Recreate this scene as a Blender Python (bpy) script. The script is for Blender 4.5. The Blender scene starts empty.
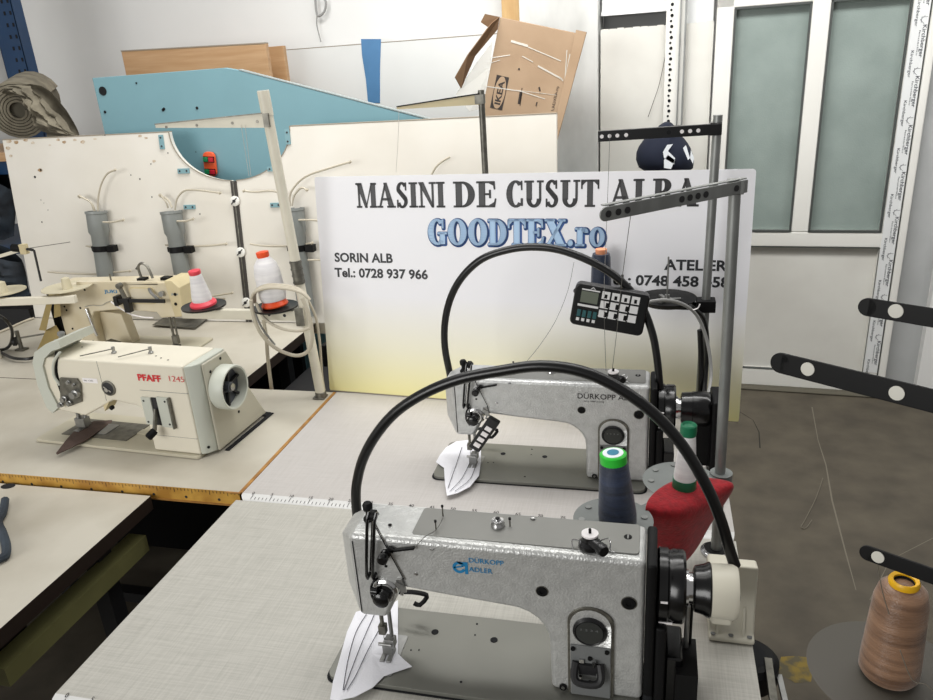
import bpy, bmesh, math, random
import numpy as np
from mathutils import Vector, Matrix
random.seed(7)
R = math.radians
col = bpy.context.scene.collection

# ------------------------------------------------------------------ camera
FPX, YAW, PITCH, ROLL, HC = 749.7, R(-14.69), R(21.02), R(-3.785), 1.70
_cy, _sy, _cp, _sp = math.cos(YAW), math.sin(YAW), math.cos(PITCH), math.sin(PITCH)
FW = Vector((_sy*_cp, _cy*_cp, -_sp)); RT0 = Vector((_cy, -_sy, 0)); UP0 = RT0.cross(FW)
RT = math.cos(ROLL)*RT0 + math.sin(ROLL)*UP0
UP = -math.sin(ROLL)*RT0 + math.cos(ROLL)*UP0
CAM = Vector((0, 0, HC))
cd = bpy.data.cameras.new('camera'); cam = bpy.data.objects.new('camera', cd); col.objects.link(cam)
cd.sensor_fit = 'HORIZONTAL'; cd.sensor_width = 36; cd.lens = 36*FPX/933; cd.clip_start = .02
m = Matrix((RT, UP, -FW)).transposed().to_4x4(); m.translation = CAM; cam.matrix_world = m
bpy.context.scene.camera = cam

def ray(px, py): return RT*((px-466.5)/FPX) + UP*((350-py)/FPX) + FW
def at(px, py, ax, v):                       # a measured image point on the plane  axis = v
    d = ray(px, py); return CAM + d*((v-CAM[ax])/d[ax])
def atp(px, py, o, n):                       # ... on any plane
    d = ray(px, py); o = Vector(o); n = Vector(n); return CAM + d*(n.dot(o-CAM)/n.dot(d))

# ------------------------------------------------------------------ materials
MATS = {}
def srgb(c):
    return tuple(((x/255)/12.92 if x/255 <= .04045 else ((x/255+.055)/1.055)**2.4) for x in c)+(1,)
def mat(name, c, rough=.5, metal=0, noise=0, nscale=6, bump=0, bscale=80, c2=None, stretch=None, spec=None, coat=0, alpha=None, trans=0, sheen=0, thr=(.35, .65), detail=4):
    m = bpy.data.materials.new(name); m.use_nodes = True; nt = m.node_tree; b = nt.nodes['Principled BSDF']
    c = srgb(c); b.inputs['Base Color'].default_value = c
    b.inputs['Roughness'].default_value = rough; b.inputs['Metallic'].default_value = metal
    if spec is not None: b.inputs['Specular IOR Level'].default_value = spec
    if coat: b.inputs['Coat Weight'].default_value = coat
    if trans: b.inputs['Transmission Weight'].default_value = trans
    if alpha is not None: b.inputs['Alpha'].default_value = alpha
    if sheen: b.inputs['Sheen Weight'].default_value = sheen
    tc = nt.nodes.new('ShaderNodeTexCoord'); mp = nt.nodes.new('ShaderNodeMapping'); nt.links.new(tc.outputs['Object'], mp.inputs['Vector'])
    if stretch: mp.inputs['Scale'].default_value = stretch
    if noise or c2:
        n = nt.nodes.new('ShaderNodeTexNoise'); n.inputs['Scale'].default_value = nscale; n.inputs['Detail'].default_value = detail
        nt.links.new(mp.outputs[0], n.inputs['Vector'])
        r = nt.nodes.new('ShaderNodeValToRGB'); nt.links.new(n.outputs['Fac'], r.inputs['Fac'])
        r.color_ramp.elements[0].position, r.color_ramp.elements[1].position = thr
        if c2: a_, b_ = srgb(c2), c
        else: a_ = tuple(x*(1-noise) for x in c[:3])+(1,); b_ = tuple(min(1, x*(1+noise)) for x in c[:3])+(1,)
        r.color_ramp.elements[0].color = a_; r.color_ramp.elements[1].color = b_
        nt.links.new(r.outputs['Color'], b.inputs['Base Color'])
    if bump:
        n2 = nt.nodes.new('ShaderNodeTexNoise'); n2.inputs['Scale'].default_value = bscale; n2.inputs['Detail'].default_value = 2
        nt.links.new(mp.outputs[0], n2.inputs['Vector'])
        bp = nt.nodes.new('ShaderNodeBump'); bp.inputs['Strength'].default_value = bump; bp.inputs['Distance'].default_value = .002
        nt.links.new(n2.outputs['Fac'], bp.inputs['Height']); nt.links.new(bp.outputs[0], b.inputs['Normal'])
    MATS[name] = m; return m

mat('wall_paint', (228,228,226), .75, noise=.03, nscale=1.5)
mat('dirty_plaster', (216,217,214), .8, c2=(192,193,190), nscale=5, thr=(.3,.55), stretch=(1,1,.5))
mat('grey_plaster', (172,174,174), .85, noise=.05, nscale=5)
mat('floor_concrete', (88,81,68), .75, c2=(68,62,52), nscale=7, thr=(.3,.7), detail=14, bump=.4, bscale=25)
mat('crack', (36,34,30), .9)
mat('pale_scratch', (112,106,94), .9)
mat('yellow_stain', (128,108,44), .8, c2=(84,78,58), nscale=26, thr=(.4,.6))
mat('upvc', (230,229,223), .35, noise=.02, nscale=4)
mat('panel_white', (222,221,214), .5, c2=(213,211,204), nscale=4)
mat('gasket', (70,74,72), .6)
mat('frost', (158,171,166), .25, c2=(140,153,148), nscale=5, thr=(.3,.75), bump=.5, bscale=170, trans=.12)
mat('film', (226,228,228), .3); mat('film_print', (70,74,80), .6)
# laminate
def laminate(name, c1, c2, sc):
    m = mat(name, c1, .38); nt = m.node_tree; b = nt.nodes['Principled BSDF']; tc = nt.nodes['Texture Coordinate']
    mix = None
    for i, st in enumerate(((14, 420, 1), (420, 14, 1))):
        mp = nt.nodes.new('ShaderNodeMapping'); mp.inputs['Scale'].default_value = st; nt.links.new(tc.outputs['Object'], mp.inputs['Vector'])
        n = nt.nodes.new('ShaderNodeTexNoise'); n.inputs['Scale'].default_value = sc; n.inputs['Detail'].default_value = 2; nt.links.new(mp.outputs[0], n.inputs['Vector'])
        if mix is None: mix = n.outputs['Fac']
        else:
            a = nt.nodes.new('ShaderNodeMath'); a.operation = 'ADD'; nt.links.new(mix, a.inputs[0]); nt.links.new(n.outputs['Fac'], a.inputs[1]); mix = a.outputs[0]
    h = nt.nodes.new('ShaderNodeMath'); h.operation = 'MULTIPLY'; h.inputs[1].default_value = .5; nt.links.new(mix, h.inputs[0])
    r = nt.nodes.new('ShaderNodeValToRGB'); r.color_ramp.elements[0].position = .32; r.color_ramp.elements[1].position = .62
    r.color_ramp.elements[0].color = srgb(c2); r.color_ramp.elements[1].color = srgb(c1)
    nt.links.new(h.outputs[0], r.inputs['Fac']); nt.links.new(r.outputs['Color'], b.inputs['Base Color'])
laminate('laminate', (186,184,176), (166,164,156), 1.0)
laminate('laminate_rear', (188,184,181), (177,173,169), 1.0)
mat('laminate_beige', (190,185,172), .42, c2=(166,159,144), nscale=3.5, thr=(.28,.6), detail=8)
mat('edge_white', (206,206,204), .35)
mat('edge_wood', (176,128,62), .5, c2=(140,96,44), nscale=30, stretch=(1,1,6))
mat('edge_brown', (40,30,24), .5)
mat('ruler_yellow', (206,160,72), .45, c2=(170,122,48), nscale=18)
mat('ink', (38,36,34), .6)
mat('olive_steel', (112,110,70), .5, noise=.12, nscale=8)
mat('dark_steel', (26,26,28), .55)
# cast machine paint: hammered silver
def hammered(name, c, sc, st):
    m = mat(name, c, .40, metal=.5, noise=.07, nscale=60); nt = m.node_tree; b = nt.nodes['Principled BSDF']; tc = nt.nodes['Texture Coordinate']
    v = nt.nodes.new('ShaderNodeTexVoronoi'); v.inputs['Scale'].default_value = sc; v.feature = 'SMOOTH_F1'; nt.links.new(tc.outputs['Object'], v.inputs['Vector'])
    bp = nt.nodes.new('ShaderNodeBump'); bp.inputs['Strength'].default_value = st; bp.inputs['Distance'].default_value = .0015
    nt.links.new(v.outputs['Distance'], bp.inputs['Height']); nt.links.new(bp.outputs[0], b.inputs['Normal'])
hammered('hammered_silver', (194,195,193), 330, .5)
hammered('hammered_speckled', (196,197,196), 300, .65)
mat('top_reflect_grey', (134,134,130), .45, metal=.5, noise=.04, nscale=8)  # darker than the casting: reflection on the flat top painted in
mat('bed_steel', (122,122,115), .40, metal=.4, noise=.06, nscale=6)
mat('bed_pale', (186,180,160), .4, noise=.04, nscale=8)
mat('chrome', (205,205,205), .18, metal=1)
mat('steel', (150,150,148), .35, metal=.8, noise=.1, nscale=40)
mat('tarnished', (112,110,102), .4, metal=.7, noise=.25, nscale=50)
mat('galvanised', (140,142,140), .42, metal=.6, noise=.14, nscale=30, stretch=(1,1,.4))
mat('black_plastic', (12,12,14), .3)
mat('black_matt', (10,10,11), .55, spec=.2)
mat('black_gloss', (7,7,8), .22)
mat('rubber_hose', (9,9,10), .3)
mat('dial_face', (44,46,44), .4)
mat('beige_plastic', (206,202,186), .42)
mat('grey_plastic', (110,112,112), .45)
mat('cable_grey', (150,150,148), .5)
mat('cable_beige', (186,178,160), .5)
mat('logo_blue', (22,120,170), .5)
mat('red_print', (206,34,44), .5)
mat('label_white', (236,232,232), .5)
mat('cream_paint', (220,214,197), .38, noise=.025, nscale=5)
mat('cream_old', (216,207,185), .42, c2=(202,189,158), nscale=6, thr=(.3,.6))
mat('khaki_cap', (202,188,150), .5, noise=.06, nscale=9)
mat('khaki_guard', (150,132,84), .55, noise=.15, nscale=9)
mat('grey_green', (190,193,182), .42)
mat('grey_green_side', (180,176,160), .45, noise=.03, nscale=9)
mat('wheel_dark', (72,76,82), .4)
mat('leather', (96,78,70), .75, c2=(74,58,52), nscale=30, bump=.4, bscale=200)
mat('white_cloth', (232,232,238), .85, bump=.2, bscale=300)
mat('pen', (40,40,60), .8)
mat('red_cloth', (160,14,28), .9, c2=(132,8,20), nscale=90, bump=.6, bscale=220, sheen=.15)
def thread(name, c, c2, rough=.5, sheen=.2):
    m = mat(name, c, rough, c2=c2, nscale=3.4, stretch=(2.5, 2.5, 26), thr=(.35, .62), bump=.5, bscale=40, sheen=sheen, detail=3)
thread('navy_thread', (34,48,76), (20,28,46)); thread('white_thread', (236,234,234), (216,214,216))
thread('copper_thread', (146,112,86), (100,72,52), .35); thread('rear_navy', (24,38,62), (16,26,44))
mat('cap_green', (40,186,50), .35); mat('cap_white', (226,232,236), .4); mat('cap_teal', (40,120,150), .4)
mat('core_green', (12,104,70), .4); mat('core_orange', (226,150,110), .5); mat('core_red', (222,70,84), .4)
mat('core_orange_bright', (238,84,36), .4); mat('core_yellow', (224,172,20), .4)
mat('disc_grey', (116,120,118), .45, noise=.05, nscale=20); mat('disc_dark', (20,20,22), .4); mat('disc_beige', (196,188,162), .45)
mat('disc_smoke', (72,68,60), .6)
mat('board_cream', (224,220,211), .5, c2=(216,211,200), nscale=3, thr=(.3,.6))
mat('board_stain', (158,128,92), .7, c2=(212,200,182), nscale=40)
mat('board_edge', (150,140,124), .7)
mat('white_board', (224,225,223), .5, noise=.02, nscale=3)
mat('seam_dark', (62,58,54), .7)
mat('hinge_blue', (118,156,164), .5)
mat('sky_blue_board', (116,156,166), .55, noise=.03, nscale=4)
mat('blue_board_edge', (150,160,160), .6)
mat('wood_board', (192,156,118), .5, c2=(180,142,102), nscale=4, stretch=(1, 1, 14))
mat('pvc_grey', (130,134,132), .45, noise=.06, nscale=10)
mat('blue_tape', (78,126,170), .5, noise=.05, nscale=12)
mat('cardboard', (174,148,121), .8, c2=(162,136,109), nscale=5); mat('cardboard_dark', (120,92,66), .85)
mat('clear_tape', (230,226,216), .15, alpha=.55); mat('card_print', (52,44,40), .7)
mat('pine', (206,172,120), .6, c2=(190,152,100), nscale=5, stretch=(6, 6, 1))
mat('pole_cream', (214,209,192), .45, noise=.05, nscale=14)
mat('navy_cap', (16,24,44), .85); mat('cap_mark', (222,226,230), .7)
mat('shelf_blue', (10,50,86), .45, noise=.08, nscale=6); mat('hole_dark', (10,12,16), .9)
mat('canvas', (136,129,112), .9, c2=(104,98,84), nscale=14, bump=.5, bscale=60)
mat('canvas_dark', (92,88,76), .9)
mat('dark_fabric', (52,62,72), .9, c2=(30,34,40), nscale=9)
mat('orange_plate', (232,92,48), .4); mat('button_green', (16,120,74), .4); mat('button_red', (190,24,44), .4)
mat('banner_title', (62,62,64), .5); mat('banner_blue', (176,208,240), .5); mat('banner_outline', (38,84,150), .5); mat('banner_text', (34,36,40), .5)
mat('eyelet_cream', (204,202,192), .5); mat('lcd', (104,110,98), .3); mat('key_white', (222,222,222), .4); mat('key_teal', (40,88,92), .4)
mat('thread_line', (196,192,184), .5); mat('thread_dark', (90,88,84), .6)
m = mat('banner_vinyl', (238,238,242), .4); nt = m.node_tree; b = nt.nodes['Principled BSDF']; tc = nt.nodes['Texture Coordinate']
sx = nt.nodes.new('ShaderNodeSeparateXYZ'); nt.links.new(tc.outputs['Object'], sx.inputs[0])
r = nt.nodes.new('ShaderNodeValToRGB'); mm = nt.nodes.new('ShaderNodeMapRange'); mm.inputs['From Min'].default_value = 0; mm.inputs['From Max'].default_value = .50
nt.links.new(sx.outputs['Z'], mm.inputs['Value']); nt.links.new(mm.outputs[0], r.inputs['Fac'])
r.color_ramp.elements[0].position = .0; r.color_ramp.elements[0].color = srgb((240,232,164))
r.color_ramp.elements[1].position = .62; r.color_ramp.elements[1].color = srgb((240,240,244))
e = r.color_ramp.elements.new(.3); e.color = srgb((240,237,214)); nt.links.new(r.outputs['Color'], b.inputs['Base Color'])

# ------------------------------------------------------------------ mesh builder
def frame(z, x=None):
    z = Vector(z).normalized(); a = Vector(x) if x is not None else (Vector((0,0,1)) if abs(z.z) < .9 else Vector((1,0,0)))
    x = (a - z*a.dot(z)).normalized(); y = z.cross(x); return Matrix((x, y, z)).transposed()
class MB:
    def __init__(s): s.v = []; s.f = []; s.m = []; s.sm = []; s.mats = []; s.cur = 0; s.smooth = False
    def use(s, name):
        if name not in s.mats: s.mats.append(name)
        s.cur = s.mats.index(name); return s
    def add(s, vs, fs, smooth=False):
        o = len(s.v); s.v += [Vector(v) for v in vs]
        for f in fs: s.f.append(tuple(i+o for i in f)); s.m.append(s.cur); s.sm.append(smooth)
        return s
    def box(s, x0, x1, y0, y1, z0, z1):
        return s.add([(x,y,z) for z in (z0,z1) for y in (y0,y1) for x in (x0,x1)], [(0,2,3,1),(4,5,7,6),(0,1,5,4),(2,6,7,3),(0,4,6,2),(1,3,7,5)])
    def obox(s, c, M, sx, sy, sz):                         # oriented box, M columns = axes
        c = Vector(c); vs = [c + M@Vector((x*sx/2, y*sy/2, z*sz/2)) for z in (-1,1) for y in (-1,1) for x in (-1,1)]
        return s.add(vs, [(0,2,3,1),(4,5,7,6),(0,1,5,4),(2,6,7,3),(0,4,6,2),(1,3,7,5)])
    def bar(s, p0, p1, w, t, up=(0,0,1)):                  # flat bar, w along up, t across
        p0, p1 = Vector(p0), Vector(p1); d = (p1-p0).normalized(); u = Vector(up); u = (u-d*u.dot(d)).normalized(); n = d.cross(u)
        return s.obox((p0+p1)/2, Matrix((d, n, u)).transposed(), (p1-p0).length, t, w)
    def lathe(s, prof, o=(0,0,0), ax=(0,0,1), n=24, cap=True, smooth=True):
        M = frame(ax); o = Vector(o); vs = []; fs = []
        for r_, h in prof:
            for k in range(n):
                a = 2*math.pi*k/n; vs.append(o + M@Vector((r_*math.cos(a), r_*math.sin(a), h)))
        for i in range(len(prof)-1):
            for k in range(n): fs.append((i*n+k, i*n+(k+1)%n, (i+1)*n+(k+1)%n, (i+1)*n+k))
        s.add(vs, fs, smooth)
        if cap:
            o_ = len(s.v)-len(vs)
            for i, rev in ((0, True), (len(prof)-1, False)):
                if prof[i][0] > 1e-5:
                    f = [o_+i*n+k for k in range(n)]; s.f.append(tuple(reversed(f)) if rev else tuple(f)); s.m.append(s.cur); s.sm.append(False)
        return s
    def cyl(s, p0, p1, r0, r1=None, n=16):
        p0, p1 = Vector(p0), Vector(p1); r1 = r0 if r1 is None else r1
        return s.lathe([(r0, 0), (r1, (p1-p0).length)], p0, p1-p0, n)
    def tube(s, pts, r, n=8, closed=False, sm=4):
        pts = [Vector(p) for p in pts]
        if sm and len(pts) > 2:                             # Catmull-Rom
            q = []; N = len(pts)
            for i in range(N if closed else N-1):
                P = [pts[(i+k) % N] if closed else pts[min(max(i+k, 0), N-1)] for k in (-1,0,1,2)]
                for j in range(sm):
                    t = j/sm; q.append(.5*((2*P[1]) + (P[2]-P[0])*t + (2*P[0]-5*P[1]+4*P[2]-P[3])*t*t + (3*P[1]-P[0]-3*P[2]+P[3])*t**3))
            if not closed: q.append(pts[-1])
            pts = q
        vs = []; N = len(pts); nrm = None
        for i, p in enumerate(pts):
            d = (pts[(i+1) % N]-pts[i-1]) if closed or 0 < i < N-1 else (pts[1]-pts[0] if i == 0 else pts[-1]-pts[-2])
            d = d.normalized() if d.length > 1e-9 else Vector((0,0,1))
            if nrm is None: nrm = frame(d).col[0].copy()
            nrm = (nrm-d*nrm.dot(d)).normalized(); b_ = d.cross(nrm)
            for k in range(n):
                a = 2*math.pi*k/n; vs.append(p + (nrm*math.cos(a)+b_*math.sin(a))*r)
        fs = [(i*n+k, i*n+(k+1)%n, ((i+1)%N)*n+(k+1)%n, ((i+1)%N)*n+k) for i in range(N if closed else N-1) for k in range(n)]
        if not closed: fs += [tuple(reversed(range(n))), tuple((N-1)*n+k for k in range(n))]
        return s.add(vs, fs, True)
    def prism(s, poly, o, u, v, d, smooth=False):           # poly in (u,v) extruded along d
        o, u, v, d = Vector(o), Vector(u), Vector(v), Vector(d); n = len(poly)
        if u.cross(v).dot(d) < 0: poly = list(reversed(poly))
        ar = sum(poly[i][0]*poly[(i+1)%n][1]-poly[(i+1)%n][0]*poly[i][1] for i in range(n))
        if ar*(1 if u.cross(v).dot(d) >= 0 else -1) < 0: poly = list(reversed(poly))
        vs = [o+u*a+v*b_ for a, b_ in poly]; vs += [p+d for p in vs]
        fs = [tuple(reversed(range(n))), tuple(range(n, 2*n))] + [(i, (i+1)%n, (i+1)%n+n, i+n) for i in range(n)]
        return s.add(vs, fs, smooth)
    def flat(s, poly, o, u, v):
        o, u, v = Vector(o), Vector(u), Vector(v); return s.add([o+u*a+v*b_ for a, b_ in poly], [tuple(range(len(poly)))])
    def disc(s, c, r_, nrm, t=.001, n=20):
        nrm = Vector(nrm).normalized(); c = Vector(c); return s.cyl(c, c+nrm*t, r_, n=n)
    def build(s, name, parent=None, loc=None, bevel=0, seg=2, sub=0, solid=0, fix=True, **tags):
        """world=geometry given in world space unless parent has its own frame (local)"""
        me = bpy.data.meshes.new(name); off = Vector(loc) if loc is not None else Vector()
        me.from_pydata([v-off for v in s.v], [], s.f); me.update()
        for n_ in s.mats: me.materials.append(MATS[n_])
        me.polygons.foreach_set('material_index', s.m); me.polygons.foreach_set('use_smooth', s.sm)
        if fix:
            bm = bmesh.new(); bm.from_mesh(me); bmesh.ops.recalc_face_normals(bm, faces=bm.faces); bm.to_mesh(me); bm.free()
        if any(s.sm) and not bevel and not sub: me.set_sharp_from_angle(angle=R(38))
        o = bpy.data.objects.new(name, me); col.objects.link(o)
        if parent is not None: o.parent = parent
        o.location = off
        if solid: md = o.modifiers.new('solid', 'SOLIDIFY'); md.thickness = solid
        if bevel:
            md = o.modifiers.new('bevel', 'BEVEL'); md.width = bevel; md.segments = seg; md.limit_method = 'ANGLE'; md.angle_limit = R(35); md.use_clamp_overlap = True
            for p in me.polygons: p.use_smooth = True
            md2 = o.modifiers.new('wn', 'WEIGHTED_NORMAL'); md2.keep_sharp = False
        if sub: md = o.modifiers.new('sub', 'SUBSURF'); md.levels = md.render_levels = sub
        for k, v_ in tags.items(): o[k] = v_
        return o
def thing(name, label, cat, loc=(0,0,0), rz=0, group=None):
    o = bpy.data.objects.new(name, None); col.objects.link(o); o.location = loc; o.rotation_euler = (0,0,rz); o.empty_display_size = .05
    o['label'] = label; o['category'] = cat
    if group: o['group'] = group
    return o
def tag(o, label, cat, group=None):
    o['label'] = label; o['category'] = cat
    if group: o['group'] = group
    return o
class P:
    """parts of a thing in world coordinates: shifts geometry into the root's frame (root not rotated)"""
    def __init__(s, root): s.r = root; s.o = Vector(root.location)
    def __call__(s, name, mb, parent=None, **k):
        par = parent or s.r
        for i, v in enumerate(mb.v): mb.v[i] = v-s.o
        return mb.build(name, par, **k)
def rect(x0, x1, y0, y1): return [(x0,y0),(x1,y0),(x1,y1),(x0,y1)]
def rrect(x0, x1, y0, y1, r_, n=5):
    out = []
    for cx, cy, a0 in ((x1-r_, y1-r_, 0), (x0+r_, y1-r_, 90), (x0+r_, y0+r_, 180), (x1-r_, y0+r_, 270)):
        for k in range(n+1): a = R(a0+90*k/n); out.append((cx+r_*math.cos(a), cy+r_*math.sin(a)))
    return out
def circ(cx, cy, rx, ry=None, n=24): ry = rx if ry is None else ry; return [(cx+rx*math.cos(2*math.pi*k/n), cy+ry*math.sin(2*math.pi*k/n)) for k in range(n)]

# ------------------------------------------------------------------ lettering
def sans(mb, text, o, u, v, width=None, height=.02, bold=0, align='L', lift=.0004, slant=0):
    """built-in sans letters as flat faces; o = left end of the base line, u = reading direction, v = up"""
    cu = bpy.data.curves.new('t', 'FONT'); cu.body = text; cu.size = 1; cu.offset = bold; cu.resolution_u = 3; cu.shear = slant
    ob = bpy.data.objects.new('t', cu); col.objects.link(ob); dg = bpy.context.evaluated_depsgraph_get(); dg.update()
    me = bpy.data.meshes.new_from_object(ob.evaluated_get(dg)); vs = [w.co.copy() for w in me.vertices]; fs = [tuple(p.vertices) for p in me.polygons]
    bpy.data.objects.remove(ob); bpy.data.curves.remove(cu); bpy.data.meshes.remove(me)
    if not vs: return mb
    x0 = min(w.x for w in vs); x1 = max(w.x for w in vs); sy_ = height/.73; sx_ = width/(x1-x0) if width else sy_
    o, u, v = Vector(o), Vector(u).normalized(), Vector(v).normalized(); n = u.cross(v)
    return mb.add([o+u*((w.x-x0)*sx_)+v*(w.y*sy_)+n*lift for w in vs], fs)
def band(cx, cy, rx, ry, tx, ty, a0, a1, n=16):             # arc with thick sides (tx) and thin top/bottom (ty)
    out = []
    for k in range(n):
        q = []
        for a, inner in ((a0+(a1-a0)*k/n, 0), (a0+(a1-a0)*(k+1)/n, 0), (a0+(a1-a0)*(k+1)/n, 1), (a0+(a1-a0)*k/n, 1)):
            c, s_ = math.cos(R(a)), math.sin(R(a)); q.append((cx+(rx-tx*inner)*c, cy+(ry-ty*inner)*s_))
        out.append(q)
    return out
def glyph(ch):
    T, t, h = .24, .08, .05       # thick, thin, serif height
    st = lambda x0, x1: rect(x0, x1, 0, 1)
    sf = lambda x0, x1, y: rect(x0, x1, (0 if y == 0 else 1-h), (h if y == 0 else 1))
    ser = lambda x0, x1: [sf(x0-.1, x1+.1, 0), sf(x0-.1, x1+.1, 1)]
    if ch == 'I': return .44, [st(.1, .1+T)]+ser(.1, .1+T)
    if ch == 'M': return 1.16, [rect(.12,.12+t,0,1), rect(.86,.86+T,0,1), [(.06,1),(.32,1),(.62,.0),(.5,.0)], [(.56,.0),(.62,.22),(.88,1),(.88,.86)], sf(.02,.3,0), sf(.78,1.16,0), sf(.0,.3,1), sf(.86,1.16,1)]
    if ch == 'A': return 1.0, [[(.1,0),(.18,0),(.5,.92),(.46,1)], [(.4,1),(.56,1),(.94,0),(.66,0)], rect(.26,.72,.3,.37), sf(0,.3,0), sf(.56,1.02,0)]
    if ch == 'N': return .96, [rect(.14,.14+t,0,1), rect(.76,.76+t,0,1), [(.04,1),(.3,1),(.84,0),(.74,0)], sf(.02,.34,0), sf(.62,.96,1)]
    if ch == 'D': return .92, [st(.1,.1+T)]+[sf(0,.44,0), sf(0,.44,1)]+band(.38,.5,.5,.5,T+.02,h+.01,-90,90)
    if ch == 'E': return .82, [st(.1,.1+T), sf(0,.74,0), sf(0,.74,1), rect(.3,.56,.48,.53), rect(.52,.58,.36,.66), [(.68,1),(.74,1),(.76,.7),(.72,.7)], [(.68,0),(.74,0),(.8,.32),(.76,.32)], [(.5,.95),(.72,.95),(.72,.84)], [(.5,.05),(.74,.05),(.76,.2)]]
    if ch == 'C': return .88, band(.5,.5,.46,.52,T+.03,.07,48,312)+[[(.76,.98),(.82,1),(.82,.66),(.78,.66)], rect(.76,.84,.05,.32)]
    if ch == 'G': return .98, band(.5,.5,.46,.52,T+.03,.07,48,312)+[[(.76,.98),(.82,1),(.82,.66),(.78,.66)], rect(.66,.66+T-.02,.02,.44), rect(.54,.98,.42,.47)]
    if ch == 'O': return .98, band(.5,.5,.46,.52,T+.03,.07,0,360,28)
    if ch == 'U': return .94, [rect(.12,.12+T,.28,1), rect(.74,.74+t,.28,1), sf(.02,.46,1), sf(.64,.94,1)]+band(.47,.3,.35,.32,T-.05,.09,180,360)
    if ch == 'S': return .72, band(.36,.74,.28,.28,.16,.07,30,200)+[[(.09,.66),(.2,.78),(.62,.4),(.52,.24)], [(.1,.7),(.26,.66),(.64,.32),(.42,.42)]]+band(.36,.26,.29,.28,.16,.07,-160,30)+[rect(.55,.6,.7,1), rect(.08,.13,0,.3)]
    if ch == 'T': return .86, [st(.31,.31+T), sf(.02,.84,1), sf(.2,.66,0), [(.02,1),(.06,1),(.06,.68),(.02,.68)], [(.8,1),(.84,1),(.84,.68),(.8,.68)], [(.05,.96),(.24,.96),(.05,.8)], [(.62,.96),(.81,.96),(.81,.8)]]
    if ch == 'L': return .78, [st(.1,.1+T), sf(0,.7,0), sf(0,.44,1), [(.66,0),(.7,0),(.76,.34),(.72,.34)], [(.44,.05),(.72,.05),(.74,.24)]]
    if ch == 'B': return .84, [st(.1,.1+T), sf(0,.44,0), sf(0,.44,1), rect(.3,.5,.5,.55)]+band(.42,.76,.32,.24,T,.05,-90,90)+band(.42,.27,.38,.27,T,.05,-90,90)
    if ch == 'X': return .96, [[(.06,1),(.36,1),(.92,0),(.6,0)], [(.08,0),(.18,0),(.86,1),(.76,1)], sf(0,.44,1), sf(.62,.94,1), sf(0,.32,0), sf(.5,.98,0)]
    if ch == 'r': return .6, [rect(.12,.12+T-.03,0,.68), rect(.02,.42,0,h), rect(.02,.2,.63,.68)]+band(.43,.52,.16,.16,.15,.14,0,150,8)
    if ch == 'o': return .72, band(.36,.34,.33,.36,.19,.06,0,360,24)
    if ch == '.': return .34, [circ(.17,.1,.11,n=12)]
    return .4, []
def serif(mb, text, o, u, v, width, height, grow=0, lift=.0005):
    o, u, v = Vector(o), Vector(u).normalized(), Vector(v).normalized(); n = u.cross(v)
    adv = []; x = 0
    for ch in text: w, g = glyph(ch); adv.append((x, g)); x += w+.05
    s_ = width/x
    for x0, g in adv:
        for poly in g:
            pts = [((x0+a)*s_, b_*height) for a, b_ in poly]
            if not grow: mb.add([o+u*a+v*b_+n*lift for a, b_ in pts], [tuple(range(len(pts)))])
            else:
                for i, (a, b_) in enumerate(pts):
                    mb.add([o+u*(a+grow*math.cos(k*math.pi/4))+v*(b_+grow*math.sin(k*math.pi/4))+n*lift for k in range(8)], [tuple(range(8))])
                    a2, b2 = pts[(i+1) % len(pts)]; L = math.hypot(a2-a, b2-b_)
                    if L > 1e-6:
                        dx, dy = -(b2-b_)/L*grow, (a2-a)/L*grow
                        mb.add([o+u*X_+v*Y_+n*lift for X_, Y_ in ((a+dx,b_+dy),(a-dx,b_-dy),(a2-dx,b2-dy),(a2+dx,b2+dy))], [(0,1,2,3)])
                mb.add([o+u*a+v*b_+n*lift for a, b_ in pts], [tuple(range(len(pts)))])
    return mb

# ================================================================== THE ROOM
WO = Vector((.494, 3.911, 0)); WA = R(-4.337); WU = Vector((math.cos(WA), math.sin(WA), 0)); WN = Vector((-math.sin(WA), math.cos(WA), 0)); Z = Vector((0,0,1))
WM = Matrix((WU, WN, Z)).transposed()
def wp(s, d, z): return WO + WU*s + WN*d + Z*z
def wpix(px, py, d=0): P_ = atp(px, py, WO+WN*d, WN)-WO; return P_.dot(WU), P_.z
def wbox(mb, s0, s1, d0, d1, z0, z1): return mb.obox(wp((s0+s1)/2, (d0+d1)/2, (z0+z1)/2), WM, s1-s0, d1-d0, z1-z0)
def struct(o): o['kind'] = 'structure'; return o

struct(MB().use('floor_concrete').box(-5, 5, -3.2, 5.5, -.1, 0).build('floor'))
mb = MB().use('wall_paint')                                  # back wall with the door opening (-.22 .. .66)
wbox(mb, -5, -.90, .14, .3, 0, 3.2); wbox(mb, -.9, .70, .14, .3, 2.06, 3.2); wbox(mb, -.9, -.24, .14, .3, 0, 2.06)
struct(mb.build('wall_back'))
mb = MB().use('grey_plaster'); wbox(mb, .655, .80, .0, .3, 0, 3.2)
mb.use('wall_paint'); wbox(mb, .80, 3.2, -.06, .3, .0, 3.2); struct(mb.build('wall_right'))
struct(MB().use('wall_paint').box(-4.2, -4.05, -3, 5.2, 0, 3.2).build('wall_left'))
mb = MB().use('dirty_plaster'); wbox(mb, -1.16, -.775, -.02, .14, 0, 3.2); struct(mb.build('trim_1', bevel=.003))
# broken screed along the threshold
mb = MB().use('canvas_dark'); wbox(mb, -.25, .80, -.09, .14, 0, .012); struct(mb.build('trim_2', bevel=.005))

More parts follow.
